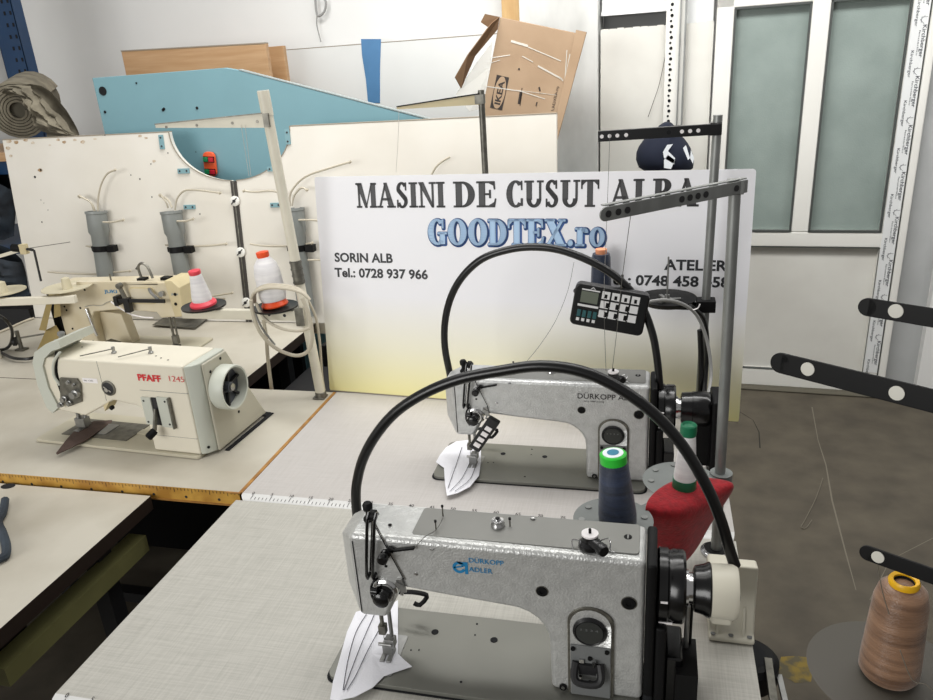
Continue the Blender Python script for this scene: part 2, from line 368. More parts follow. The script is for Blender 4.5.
# door: frame, two frosted lights, lower panel, printed protective film
door = MB().use('upvc')
wbox(door, -.235, -.158, -.04, .06, .01, 2.0); wbox(door, .555, .625, -.04, .06, .01, 2.0)
wbox(door, -.235, .625, -.04, .06, 1.85, 2.05); wbox(door, .162, .240, -.04, .06, .83, 1.86)
wbox(door, -.16, .56, -.04, .06, .757, .83); wbox(door, -.16, .56, -.04, .06, .01, .105)
wbox(door, .628, .66, -.055, .06, .0, 2.1)
door = struct(door.build('door_1', bevel=.006))
mb = MB().use('panel_white'); wbox(mb, -.16, .56, -.01, .03, .10, .76); mb.build('panel', door)
for a, b_ in ((-.158, .162), (.240, .555)):
    mb = MB().use('gasket'); 
    for q in ((a, a+.008, .83, 1.85), (b_-.008, b_, .83, 1.85), (a, b_, .83, .838), (a, b_, 1.842, 1.85)): wbox(mb, q[0], q[1], -.043, -.03, q[2], q[3])
    mb.build('gasket', door)
    mb = MB().use('frost'); wbox(mb, a+.004, b_-.004, .0, .012, .834, 1.846); mb.build('glass_pane', door)
mb = MB().use('gasket')
for q in ((-.16, .56, .7545, .757), (-.16, .56, .105, .1075), (.5555, .5575, .11, .757), (.6255, .6280, .02, 2.03)): wbox(mb, q[0], q[1], -.0415, -.02, q[2], q[3])
mb.build('seal', door)
mb = MB().use('film'); wbox(mb, .560, .621, -.0425, -.039, .12, 1.98); fl = mb.build('protective_film', door)
mb = MB().use('film_print')
for k in range(9):
    z1 = 1.93-k*.205
    sans(mb, 'Kirchberger', wp(.604, -.043, z1), -Z, WU, .13, .016, .012); sans(mb, 'Kirchberger', wp(.572, -.043, z1-.10), -Z, WU, .11, .012, .008)
    sans(mb, 'fensterbau', wp(.592, -.043, z1-.02), -Z, WU, .10, .007)
    for q in range(4): a = q*.785; mb.flat([(x*math.cos(a)-y*math.sin(a), x*math.sin(a)+y*math.cos(a)) for x, y in rect(-.012,.012,.010,.0115)], wp(.606, -.0432, z1+.02), WU, Z)
mb.build('film_print', door)

def wthing(name, label, cat, s, d, z, group=None): return thing(name, label, cat, wp(s, d, z), 0, group)
# big white panel beside the door, dark gap and white casing over it
mb = MB().use('panel_white'); wbox(mb, -.765, -.245, .0, .02, 0, 1.80)
# ragged broken top edge
for k in range(14):
    s_ = -.76+k*.037; wbox(mb, s_, s_+.03, .001, .019, 1.79, 1.80+random.uniform(.001, .006))
t = mb.build('wall_panel', loc=wp(-.5, .01, 0)); tag(t, 'tall off-white panel with a ragged top edge, between the plaster strip and the glazed door', 'panel')
mb = MB().use('film'); wbox(mb, -.765, -.46, .04, .06, 1.868, 2.2); wbox(mb, -.765, -.46, .02, .06, 1.862, 1.880); wbox(mb, -.42, -.25, .04, .06, 1.80, 2.2)
t = mb.build('plastic_sheet', loc=wp(-.5, .05, 1.86)); tag(t, 'glossy white sheet fixed high on the wall above the dark gap', 'sheet')
mb = MB().use('grey_plastic'); wbox(mb, -.765, -.25, .10, .11, 1.78, 2.05); t = mb.build('wall_recess', loc=wp(-.5, .1, 1.8)); t['kind'] = 'structure'
# perforated steel strip
s0, z0 = wpix(676, 5, -.03); s1, z1 = wpix(672, 121, -.03)
t = wthing('perforated_strip', 'perforated galvanised steel strip hanging down the white panel above the dark cap', 'metal strip', s0, -.03, z1)
pp = P(t); mb = MB().use('upvc'); wbox(mb, s0-.042, s0+.045, -.028, -.02, z1-.02, z0+.12); mb.use('galvanised'); wbox(mb, s0+.02, s0+.026, -.045, -.02, z1-.02, z0+.12); wbox(mb, s0+.042, s0+.05, -.04, -.02, z1-.02, z0+.12); pp('strip', mb)
mb = MB().use('hole_dark')
k = 0; z_ = z1
while z_ < z0+.1:
    mb.disc(wp(s0-.02+(.0 if k % 2 else .004), -.029, z_), .0055 if k % 2 else .0075, -WN, .001, 10); z_ += .0235; k += 1
pp('perforation', mb)
# wires hanging on the wall
mb = MB().use('thread_dark').tube([wpix_ for wpix_ in [wp(*((lambda q: (q[0], -.02, q[1]))(wpix(x, y, -.02)))) for x, y in ((668,35),(664,62),(659,85),(654,100),(648,117))]], .0016, 5)
t = mb.build('loose_wire', loc=mb.v[0]); tag(t, 'thin dark wire dangling in front of the off-white wall panel', 'wire')
mb = MB().use('cable_grey')
W1 = lambda x, y, d=.1: (lambda q: wp(q[0], d, q[1]))(wpix(x, y, d))
mb.tube([W1(315,-6), W1(316,8), W1(318,16), W1(324,12), W1(326,2), W1(321,-4)], .007, 6); mb.tube([W1(317,16), W1(317,26), W1(321,42)], .0035, 5)
t = mb.build('cable_hook', loc=mb.v[0]); tag(t, 'grey cable looped on the wall at the very top, above the board with blue tape', 'cable')
# wooden post
s0, _ = wpix(502, 20, .02); s1, _ = wpix(520, 20, .02)
mb = MB().use('pine'); wbox(mb, s0, s1, .02, .06, 1.2, 2.4); t = mb.build('timber_batten', loc=wp(s0, .04, 1.2), bevel=.002); tag(t, 'raw pine batten standing upright behind the cardboard box', 'batten')
# white board with blue tape
t = wthing('white_board', 'wide white board leaning on the wall with a strip of blue tape on it', 'board', -1.8, 0, 0); pp = P(t)
a, za = wpix(282, 47, .03); b_, zb = wpix(505, 37, .03)
mb = MB().use('white_board'); wbox(mb, a, b_+.12, .03, .05, .5, (za+zb)/2); pp('board', mb, bevel=.002)
mb = MB().use('board_edge'); wbox(mb, a, b_+.12, .029, .051, (za+zb)/2-.001, (za+zb)/2+.003); pp('top_edge', mb)
poly = [wpix(x, y, .028) for x, y in ((361,39),(381,39),(380,70),(380,103),(370,103),(368,102),(366,80),(362,55))]
mb = MB().use('blue_tape').prism(poly, wp(0, .0285, 0), WU, Z, WN*-.0015); pp('blue_tape', mb)
# brown boards
t = wthing('wooden_board', 'light brown wood-grain board standing on edge behind the blue panel', 'board', -2.3, -.3, 0); pp = P(t)
a, za = wpix(121, 51, -.35); b_, zb = wpix(265, 43, -.35)
mb = MB().use('wood_board').prism([(a, .0), (b_, .0), (b_, zb), (a, za)], wp(0,-.35,0), WU, Z, WN*.03); pp('board', mb, bevel=.002)
mb = MB().use('board_edge').prism([(a, za-.003), (b_, zb-.003), (b_, zb+.003), (a, za+.003)], wp(0,-.353,0), WU, Z, WN*.034); pp('edge', mb)
a, za = wpix(266, 47, -.2); b_, zb = wpix(283, 48, -.2)
mb = MB().use('wood_board'); wbox(mb, a, b_, -.2, -.17, .0, za); t = mb.build('wooden_offcut', loc=wp(a,-.2,0), bevel=.002); tag(t, 'narrow brown offcut board just right of the long wood-grain board', 'board')

# ================================================================== BEHIND THE TABLES
# blue panel with a cut corner
t = thing('blue_panel', 'large sky-blue panel with a sloping right shoulder standing behind the cream boards', 'panel', (-1.7, 2.86, 0)); pp = P(t)
mb = MB().use('sky_blue_board').prism([(-2.275, .0), (-.62, .0), (-.62, 1.44), (-.853, 1.505), (-1.60, 1.722), (-1.66, 1.735), (-2.275, 1.731)], (0, 2.86, 0), (1,0,0), Z, (0, .025, 0))
pp('panel', mb, bevel=.002)
mb = MB().use('blue_board_edge'); mb.bar((-1.60, 2.8725, 1.7245), (-.60, 2.8725, 1.436), .004, .027); pp('edge_strip', mb)
mb = MB().use('hole_dark').disc((-2.237, 2.859, 1.678), .018, (0,-1,0)); mb.disc((-2.07,2.859,1.70), .004, (0,-1,0))
for x, y in ((164,109),(163,110),(197,108),(105,112)): p_ = at(x, y, 1, 2.859); mb.disc(p_, .006, (0,-1,0))
pp('hole', mb)

# cream boards with the round cut-out (lean back 6.5 degrees)
LB = R(6.5); BO = Vector((0, 2.64, .75)); BV = Vector((0, math.sin(LB), math.cos(LB))); BN = Vector((0, -math.cos(LB), math.sin(LB)))   # BN points to the room
def bl(px, py, lift=0): p_ = atp(px, py, BO+BN*lift, BN)-BO; return p_.x, p_.dot(BV)
def bw(s, h, lift=0): return BO + Vector((s,0,0)) + BV*h + BN*lift
HB = .768
cx, cy_, rr_ = -1.612, HB, .262
def arc(a0, a1, n=18): return [(cx+rr_*math.cos(R(a0+(a1-a0)*k/n)), cy_+.196*math.sin(R(a0+(a1-a0)*k/n))) for k in range(n+1)]
marks = {}
def board(name, label, poly, cxm):
    t = thing(name, label, 'board', bw(cxm, 0)); pp = P(t)
    mb = MB().use('board_cream').prism(poly, BO, (1,0,0), BV, -BN*.022); pp('panel', mb, bevel=.0015)
    return t, pp
tl, pl = board('folding_board', 'cream board at the far left with a worn stained corner, left of the dark seam', [(-2.675, .0), (-1.622, .0)]+arc(-92.2, -180)+[(-2.675, HB)], -2.2)
tr, pr = board('folding_board', 'cream board right of the dark seam, running behind the printed banner', [(-1.602, .0), (-.335, .0), (-.335, HB)]+arc(0, -87.8), -1.0)
mb = MB().use('board_edge')
a_ = arc(-92.2,-180)
for i in range(len(a_)-1): mb.bar(bw(*a_[i], .0005), bw(*a_[i+1], .0005), .004, .003, BN)
mb.bar(bw(-2.675, HB, -.011), bw(-1.874, HB, -.011), .003, .024); pl('dark_edge', mb)
mb = MB().use('board_edge'); a_ = arc(0,-87.8)
for i in range(len(a_)-1): mb.bar(bw(*a_[i], .0005), bw(*a_[i+1], .0005), .004, .003, BN)
mb.bar(bw(-1.35, HB, -.011), bw(-.335, HB, -.011), .003, .024); pr('dark_edge', mb)
# stains, screw holes
mb = MB().use('board_stain')
rs = random.Random(3)
for x, y, r_ in ((9,141,4),(16,142,3),(26,140,3),(33,143,2.2),(58,140,2.5),(64,142,2.5),(75,140,2),(83,142,3),(95,139,2),(140,136,2.4),(146,138,2),(154,161,2),(40,170,3.2),(8,148,3),(11,156,2.2),(50,145,1.6)):
    s_, h_ = bl(x, y); q = r_*.0032
    mb.flat([(s_+q*1.3*math.cos(a)*rs.uniform(.7,1.2), h_+q*.8*math.sin(a)*rs.uniform(.6,1.2)) for a in [k*.785 for k in range(8)]], bw(0,0,.0006), (1,0,0), BV)
mb.use('hole_dark')
for x, y, r_ in ((35,177,1.6),(41,170,1.5),(42,222,1),(48,210,.6),(105,135,1),(41,200,.6),(131,175,.8),(140,179,1),(152,197,.9),(151,164,.8),(168,153,.8),(200,214,.9),(196,152,.7),(44,203,.5)):
    s_, h_ = bl(x, y); mb.disc(bw(s_, h_, .0003), r_*.0032, BN, .0006, 10)
pl('stain', mb)
# blue hinges and latches on the boards
def hinge(pp, x, y, w, h):
    s_, h_ = bl(x, y); mb = MB().use('hinge_blue').obox(bw(s_, h_, .003), Matrix((Vector((1,0,0)), -BN.cross(Vector((1,0,0)))*-1, BN)).transposed(), w, h, .006)
    hp = pp('hinge', mb, bevel=.001); mb = MB().use('dark_steel')
    for k in ((-.3, 0), (.3, 0)) if w > h else ((0,-.3), (0,.3)): mb.disc(bw(s_+k[0]*w, h_+k[1]*h, .006), .004, BN, .001, 8)
    for i, v in enumerate(mb.v): mb.v[i] = v-pp.o
    mb.build('rivet', hp)
hinge(pl, 162,142, .02, .055); hinge(pl, 184,171, .052, .02); hinge(pl, 190,207, .052, .018)
hinge(pr, 288,137, .02, .055); hinge(pr, 274,169, .052, .018); hinge(pr, 276,205, .045, .018)
# dark seam strip with two round clips
t = thing('seam_strip', 'dark vertical strip with two round clips joining the two cream boards', 'strip', bw(-1.612, 0)); pp = P(t)
mb = MB().use('seam_dark').prism(rect(-1.625, -1.599, 0, .57), BO+BN*.001, (1,0,0), BV, BN*.004); mb.use('tarnished').prism(rect(-1.614, -1.610, 0, .57), BO+BN*.0055, (1,0,0), BV, BN*.0015); pp('strip', mb)
for x, y in ((233,201),(239,252),(243,302)):
    s_, h_ = bl(x, y); mb = MB().use('upvc').lathe([(.020,0),(.020,.006),(.014,.009),(.006,.009)], bw(-1.612, h_, .005), BN, 20)
    mb.use('dark_steel').lathe([(.006,0),(.006,.004)], bw(-1.612, h_, .014), BN, 10); mb.bar(bw(-1.625, h_-.012, .015), bw(-1.60, h_+.012, .015), .004, .003, BN); pp('clip', mb)
# push-button switch on the blue panel, seen through the cut-out
o = at(211, 164, 1, 2.855)
t = thing('push_button_switch', 'small orange switch plate with green and red buttons in the round cut-out', 'switch', o); pp = P(t)
M_ = Matrix.Rotation(R(4), 3, 'Y'); ux, uz = M_@Vector((1,0,0)), M_@Vector((0,0,1))
mb = MB().use('orange_plate').prism(rrect(-.027,.027,-.05,.05,.02), o, ux, uz, (0,-.012,0)); pp('plate', mb, bevel=.0015)
for sx_, sz_, c_ in ((-.012,.02,'button_green'),(.012,.02,'button_red'),(-.012,-.03,'button_green'),(.012,-.03,'button_red')):
    mb = MB().use(c_).obox(o+ux*sx_+uz*sz_+Vector((0,-.015,0)), Matrix((ux,Vector((0,1,0)),uz)).transposed(), .02, .012, .017); pp('button', mb, bevel=.001)
mb = MB().use('black_matt').prism(rect(-.025,.025,.008,.032), o+Vector((0,-.0121,0)), ux, uz, (0,-.001,0)); mb.prism(rect(-.025,.025,-.042,-.018), o+Vector((0,-.0121,0)), ux, uz, (0,-.001,0)); pp('button_surround', mb)

# grey pipes with curved rods
def pipe(label, px_t, py_t, px_b, py_b, rods):
    s0, h0 = bl(px_t, py_t, .035); s1, h1 = bl(px_b, py_b, .035); top = bw(s0, h0, .035); bot = bw(s1, h1, .035); d = (top-bot).normalized(); L = (top-bot).length
    bot = bot - d*max(0, (bot.z-.79)/d.z); L = (top-bot).length
    t = thing('drain_pipe', label, 'pipe', bot, 0, 'grey pipes strapped to the cream boards'); pp = P(t)
    mb = MB().use('pvc_grey').lathe([(.0335,0),(.0335,L-.10),(.041,L-.085),(.041,L-.012),(.0435,L-.010),(.0435,L),(.037,L),(.037,L-.06)], bot, d, 28, cap=False); pp('tube', mb)
    mb = MB().use('black_matt'); c = bot+d*(L-.155); mb.lathe([(.0352,-.012),(.0352,.012)], c, d, 24, cap=False)
    mb.obox(c+Vector((.052,.0,0)), Matrix.Identity(3), .034, .03, .026); mb.obox(c+Vector((-.038,.005,0)), Matrix.Identity(3), .016, .02, .02); pp('strap', mb)
    for pts in rods:
        mb = MB().use('cable_beige').tube([bw(*bl(x, y, l_), l_) for x, y, l_ in pts], .0038, 6); mb.lathe([(.005,-.005),(.005,.005)], bw(*bl(pts[-1][0], pts[-1][1], pts[-1][2]), pts[-1][2]), (1,0,.5), 8); pp('rod', mb)
pipe('leftmost grey pipe, with a tall curved rod rising from its mouth', 96,211, 106,278,
     [[(98,213,.035),(98,200,.035),(101,185,.04),(107,174,.045),(115,170,.05)], [(94,211,.035),(91,203,.04),(85,199,.045),(79,196,.05)], [(95,211,.03),(92,204,.03),(86,199,.03),(80,197,.03)], [(103,222,.06),(113,222,.06),(123,220,.065)], [(86,246,.02),(95,248,.02)], [(48,272,.02),(60,273,.03),(80,274,.03),(98,274,.0),(118,272,.03),(130,271,.03)]])
pipe('middle grey pipe, with a rod arching to the right beside the dark seam', 171,211, 184,283,
     [[(175,210,.035),(177,199,.035),(184,191,.04),(196,190,.045),(220,193,.05)], [(168,208,.035),(166,202,.04),(160,195,.045)], [(172,208,.035),(168,200,.03),(161,196,.03)], [(177,221,.06),(186,221,.06),(193,219,.065)], [(165,245,.02),(180,246,.0),(205,246,.04),(226,244,.05)], [(225,299,.04),(205,298,.04),(214,296,.04),(232,293,.05)]])
pipe('right-hand grey pipe, half hidden behind the cream pole', 293,208, 300,262,
     [[(289,206,.035),(286,196,.035),(272,191,.04),(255,192,.045),(244,191,.05)], [(292,206,.035),(294,196,.035),(301,188,.04),(307,190,.05)], [(290,206,.03),(291,192,.035),(305,177,.045),(330,168,.05),(350,162,.05)], [(296,220,.06),(310,220,.06),(322,221,.06)], [(250,244,.05),(265,246,.04),(290,246,.0),(312,243,.05)], [(308,260,.05),(322,260,.05)]])
o = None
mb = MB().use('cable_beige').tube([bw(*bl(x, y, .03), .03) for x, y in ((431,176),(436,167),(443,161),(450,157))], .0038, 6)
t = mb.build('curved_rod', loc=mb.v[0]); tag(t, 'single curved rod poking above the top edge of the banner', 'rod')

# rail that carries the boards
mb = MB().use('cream_old').box(-2.66, -.36, 2.655, 2.70, .70, .748)
for x in (-2.6, -1.5, -.42): mb.box(x-.02, x+.02, 2.66, 2.70, 0, .70)
t = mb.build('board_rail', loc=(-1.5, 2.67, 0)); tag(t, 'cream steel rail under the leaning cream boards', 'rail')

# cardboard box (tilted) with side face, torn flaps and tape
BY = 3.42
c0, c1 = at(500, 17, 1, BY), at(576, 33, 1, BY); bx_u = (c1-c0).normalized(); bx_v = Vector((bx_u.z*-1, 0, bx_u.x)); bw_ = (c1-c0).length; bh = .50
t = thing('cardboard_box', 'battered brown cardboard box tilted behind the boards, wrapped in clear tape', 'box', c0-bx_v*bh); pp = P(t)
BXM = lambda a, b_, lift=0: c0 + bx_u*a - bx_v*b_ + Vector((0, -lift, 0))
mb = MB().use('cardboard').add([BXM(0,0), BXM(bw_,0), BXM(bw_,bh), BXM(-.0,bh)] + [BXM(0,0,-.26), BXM(bw_,0,-.26), BXM(bw_,bh,-.26), BXM(0,bh,-.26)], [(0,1,2,3),(7,6,5,4),(0,4,5,1),(1,5,6,2),(2,6,7,3),(3,7,4,0)])
pp('carton', mb, bevel=.003)
sd = Vector((.045, -.03, -.012))
mb = MB().use('cardboard').add([BXM(bw_,-.012,.002), BXM(bw_,-.012,.002)+sd, BXM(bw_,bh*.98,.002)+sd*.6, BXM(bw_,bh*.98,.002)], [(0,1,2,3)]); pp('side_flap', mb, solid=.004, fix=False)
mb = MB().use('cardboard_dark').add([BXM(0,.0,.004), BXM(-.02,.03,.05), BXM(-.085,.17,.10), BXM(-.125,.27,.09), BXM(-.095,.31,.07), BXM(-.066,.17,.04), BXM(.0,.05,.0)], [(0,1,5,6),(1,2,5),(2,3,4,5)]); pp('torn_flap', mb, solid=.004, fix=False)
mb = MB().use('cardboard_dark').add([BXM(0,.0,.004), BXM(-.06,.0,.03), BXM(-.07,.035,.04), BXM(-.01,.06,.01)], [(0,1,2,3)]); mb.use('clear_tape').add([BXM(-.01,.1,.01), BXM(-.06,.2,.03), BXM(-.12,.34,.05), BXM(-.05,.40,.03), BXM(.0,.38,.0), BXM(0,.2,0)], [(0,1,2,5),(5,2,3,4)]); pp('tape_wrap', mb, fix=False)
mb = MB().use('clear_tape')
def bpx(x, y, l=.002): p_ = atp(x, y, c0-Vector((0,l,0)), (0,1,0)); return p_
for (xa, ya, xb, yb, w_) in ((511,41,528,46,2.2),(528,47,561,61,.9),(538,66,562,79,1.6),(490,58,510,55,.9),(487,64,500,60,.6),(483,86,520,91,.9),(520,91,545,99,.8),(522,56,533,62,.7),(567,50,563,107,.9),(570,54,566,74,1),(516,90,556,95,.4),(560,77,563,81,1.1)):
    mb.bar(bpx(xa,ya), bpx(xb,yb), .0042*w_, .0008, (0,0,1) if abs(yb-ya) < abs(xb-xa) else (1,0,0))
pp('tape_strip', mb)
# printed mark in an oval, and small arrows
iu = (bpx(503,74)-bpx(496,107)); iL = iu.length; iu.normalize(); iv = Vector((-iu.z, 0, iu.x))*1
io = bpx(496,109,.0015) + Vector((0,0,0)); iw = .056
mb = MB().use('card_print').flat(rect(0, iL, -iw/2, iw/2), io+iv*.0+iv*-.0, iu, iv)
for i in range(len(mb.v)): pass
mb.use('cardboard').flat(circ(iL/2, 0, iL*.49, iw*.45), io-Vector((0,.0004,0)), iu, iv)
mb.use('card_print'); sans(mb, 'IKEA', io-Vector((0,.0008,0))+iu*iL*.14-iv*.013, iu, iv, iL*.72, .026, .03, lift=.0)
mb.bar(bpx(521,92), bpx(519,104), .012, .0006, (1,0,0)); mb.bar(bpx(522,88), bpx(520,106), .003, .0006, (1,0,0))
mb.bar(bpx(539,87), bpx(540,91), .006, .0006, (1,0,0)); mb.bar(bpx(537,102), bpx(536,106), .005, .0006, (1,0,0)); mb.disc(bpx(519,69), .004, (0,-1,0))
sans(mb, 'LADXEA.rp', bpx(554,110,.002), bpx(559,86,.002)-bpx(554,110,.002), Vector((-1,0,-.2)), .10, .014, .0, lift=-.0005)
pp('print', mb, fix=False)

# dark cap
o = at(666, 168, 1, 3.5)
t = thing('knitted_cap', 'dark navy cap with pale chevron marks hanging at the foot of the steel strip', 'cap', o); pp = P(t)
C1 = lambda x, y, Y=3.5: at(x, y, 1, Y)
pts = [(634,158),(637,146),(648,134),(656,128),(662,122),(668,120),(674,123),(676,130),(685,138),(692,148),(695,160),(694,176),(640,176)]
mb = MB().use('navy_cap'); ring = [C1(x, y) for x, y in pts]; cc = C1(666, 152); n = len(ring)
vs = []; lev = ((1.0, 0), (.97, -.05), (.84, -.09), (.55, -.12), (.25, -.13))
for k, yy in lev: vs += [cc+(p_-cc)*k+Vector((0, yy, 0)) for p_ in ring]
vs += [cc+(p_-cc)*.9+Vector((0, .06, 0)) for p_ in ring]
fs = [(i*n+j, i*n+(j+1)%n, (i+1)*n+(j+1)%n, (i+1)*n+j) for i in range(len(lev)-1) for j in range(n)]
fs += [tuple((len(lev)-1)*n+j for j in range(n))] + [(j, len(lev)*n+j, len(lev)*n+(j+1)%n, (j+1)%n) for j in range(n)] + [tuple(len(lev)*n+j for j in reversed(range(n)))]
mb.add(vs, fs, True); pp('crown', mb, sub=1)
mb = MB().use('cap_mark'); q = lambda *a: mb.add([C1(x, y, 3.365) for x, y in a], [tuple(range(len(a)))])
q((663,152),(667,145),(673,144),(668,151),(675,158),(674,164),(664,158)); q((664,160),(668,155),(675,160),(671,169),(664,168)); q((690,158),(691,150),(694,158),(693,164)); q((683,148),(686,145),(690,158),(688,160))
pp('chevron', mb, fix=False)

# blue rack upright at the far left
u0, u1 = at(-12, 0, 1, 3.5), at(11, 0, 1, 3.5); l0, l1 = at(9, 86, 1, 3.5), at(31, 86, 1, 3.5)
xa, xb = (u0.x+l0.x)/2+.0, (u1.x+l1.x)/2
t = thing('rack_upright', 'blue perforated steel rack upright against the wall at the far left', 'shelving post', (xa, 3.5, 0)); pp = P(t)
mb = MB().use('shelf_blue').box(xa, xb, 3.5, 3.503, 0, 2.6); mb.box(xa, xa+.003, 3.5, 3.57, 0, 2.6); mb.box(xb-.003, xb, 3.5, 3.57, 0, 2.6); pp('post', mb)
mb = MB().use('hole_dark')
for k in range(14):
    for x_ in (.62, .88): mb.box(xa+(xb-xa)*x_-.006, xa+(xb-xa)*x_+.006, 3.4985, 3.4995, 1.62+k*.055, 1.638+k*.055)
pp('slot', mb)
mb = MB().use('grey_plaster').box(xa-.25, xa-.01, 3.56, 3.6, 0, 2.6); t = mb.build('wall_strip', loc=(xa-.1, 3.58, 0)); tag(t, 'grey upright strip just left of the blue rack post', 'strip')
# shelf that carries the roll
mb = MB().use('wood_board').box(-4.0, -2.80, 2.96, 3.5, 1.40, 1.44); mb.use('shelf_blue').box(-4.0, -2.80, 2.97, 3.0, 1.34, 1.40)
t = mb.build('rack_shelf', loc=(-3.4, 3.3, 1.34)); tag(t, 'rack shelf under the canvas roll', 'shelf')
z_ = at(0, 240, 1, 3.0).z-.02
mb = MB().use('shelf_blue').box(-4.0, -2.86, 2.92, 3.5, z_-.03, z_); t = mb.build('rack_shelf', loc=(-3.4, 3.3, z_-.03)); tag(t, 'lower rack shelf under the dark blue-grey fabric bundle', 'shelf')
z_ = at(0, 300, 1, 2.7).z-.03
mb = MB().use('dark_steel').box(-3.3, -2.72, 2.66, 2.90, 0, z_); t = mb.build('storage_crate', loc=(-3.0, 2.8, 0)); tag(t, 'dark crate under the folded cloth heap at the far left', 'crate')
# canvas roll
rc = at(18, 111, 1, 3.0); t = thing('canvas_roll', 'thick roll of grey-beige canvas seen end-on at the far left', 'fabric roll', rc-Vector((0,0,.12))); pp = P(t)
mb = MB().use('canvas'); pts = []
for k in range(0, 7*20): a = k*2*math.pi/20; r_ = .028+.0132*k/20; pts.append((r_*math.cos(a), r_*math.sin(a)))
vs = []; 
rd = (rc-CAM).normalized(); rd = Vector((rd.x+.25, rd.y, rd.z+.12)).normalized(); rM = frame(rd, (1,0,0)); RX, RZ = rM.col[0].copy(), rM.col[1].copy()
for yy in (0, .4):
    for (x_, z_) in pts: vs.append(rc+RX*x_+RZ*z_+rd*yy)
    for (x_, z_) in pts: L_ = math.hypot(x_, z_); vs.append(rc+RX*(x_*(1+.0102/L_))+RZ*(z_*(1+.0102/L_))+rd*yy)
n = len(pts); fs = []
for i in range(n-1): fs += [(i, i+1, n+i+1, n+i), (2*n+i, 2*n+i+1, i+1, i), (n+i, n+i+1, 3*n+i+1, 3*n+i)]
mb.add(vs, fs, True); pp('roll', mb)
mb = MB().use('canvas_dark').cyl(rc+rd*.02, rc+rd*.39, .118, n=32); pp('roll_core', mb)
# crumpled canvas beside it
t = thing('crumpled_canvas', 'crumpled grey-beige canvas draped over the top and right side of the canvas roll', 'fabric', at(60,137,1,2.98)); pp = P(t)
def crumple(mb, outline, Y, depth, nx=26, ny=16, seed=0, amp=.03):
    rs = random.Random(seed); A = [at(x, y, 1, Y) for x, y in outline]; n = len(A)//2; top = A[:n]; bot = list(reversed(A[n:]))
    def samp(L, t): q = t*(len(L)-1); i = min(int(q), len(L)-2); return L[i].lerp(L[i+1], q-i)
    ph = [rs.uniform(0, 6.28) for _ in range(8)]; vs = []
    for side in (0, 1):
        for j in range(ny+1):
            for i in range(nx+1):
                u_, v_ = i/nx, j/ny; p_ = samp(top, u_).lerp(samp(bot, u_), v_)
                bul = math.sin(math.pi*u_)**.5*math.sin(math.pi*min(1, v_+.12))**.5
                w_ = abs(math.sin(u_*13+v_*7+ph[0]))*.6+abs(math.sin(u_*7-v_*15+ph[1]))*.7+abs(math.sin(u_*29+v_*3+ph[2]))*.3
                vs.append(p_+Vector((0, (-depth*bul-amp*w_*bul) if side == 0 else depth*.6*bul+.002, 0)))
    m_ = (nx+1)*(ny+1); fs = []
    for j in range(ny):
        for i in range(nx): a = j*(nx+1)+i; fs += [(a, a+nx+1, a+nx+2, a+1), (m_+a, m_+a+1, m_+a+nx+2, m_+a+nx+1)]
    mb.add(vs, fs, True)
mb = MB().use('canvas'); crumple(mb, [(6,92),(15,86),(27,84),(38,86),(46,91),(54,99),(64,111),(72,123),(79,135), (79,137),(68,137),(58,137),(47,137),(46,120),(40,107),(31,98),(19,93),(8,96)], 2.98, .05, nx=40, seed=4, amp=.05); pp('cloth', mb, fix=False)
# dark folded fabric under the shelf at the left edge
for lab, pts, Y, mt, sd_ in (('dark blue-grey fabric bundle at the left edge, left of the cream board', [(-20,165),(-8,160),(4,172),(14,190),(14,236),(4,240),(-8,240),(-20,240)], 3.0, 'dark_fabric', 1),
                            ('dark folded cloth heap low at the left edge beside the thread stand', [(-20,250),(-8,246),(4,250),(22,262),(30,295),(10,300),(-8,300),(-20,300)], 2.7, 'dark_fabric', 2)):
    mb = MB().use(mt); crumple(mb, pts, Y, .08, seed=sd_, amp=.05); c_ = at(0, pts[-1][1], 1, Y); t = mb.build('fabric_bundle', loc=c_, fix=False); tag(t, lab, 'fabric')

# ================================================================== TABLES
def slab(mb, x0, x1, y0, y1, z, th, top, edge, nose=.0, chf=.02):
    """table top; a rounded nosing along the front edge when nose > 0"""
    yb = y0+nose
    poly = [(x0, yb), (x1, yb), (x1, y1), (x0, y1)]
    mb.use(top).flat(poly, (0,0,z), (1,0,0), (0,1,0))
    mb.use(edge)
    if nose:
        pr = [(y0+nose*(1-math.sin(R(a))), z-.010*(1-math.cos(R(a)))) for a in (0,20,40,60,80,90)]
        vs = []; n = len(pr)
        for (yy, zz) in pr:
            k = chf*max(0, (yb-yy)/nose)**2; vs += [(x0+k, yy, zz), (x1-k*.3, yy, zz)]
        mb.add(vs, [(2*i, 2*i+2, 2*i+3, 2*i+1) for i in range(n-1)], True); zf = pr[-1][1]
        mb.add([(x0+chf,y0,zf),(x1-chf*.3,y0,zf),(x1-chf*.3,y0,z-th),(x0+chf,y0,z-th),(x0,yb,z),(x0,yb,z-th),(x1,yb,z),(x1,yb,z-th)], [(0,3,2,1),(4,5,3,0),(1,2,7,6)])
    else: mb.add([(x0,y0,z),(x1,y0,z),(x1,y0,z-th),(x0,y0,z-th)], [(0,3,2,1)])
    mb.add([(x0,yb,z),(x1,yb,z),(x1,y1,z),(x0,y1,z),(x0,yb,z-th),(x1,yb,z-th),(x1,y1,z-th),(x0,y1,z-th)], [(0,3,7,4),(2,6,7,3),(1,5,6,2),(4,7,6,5)])
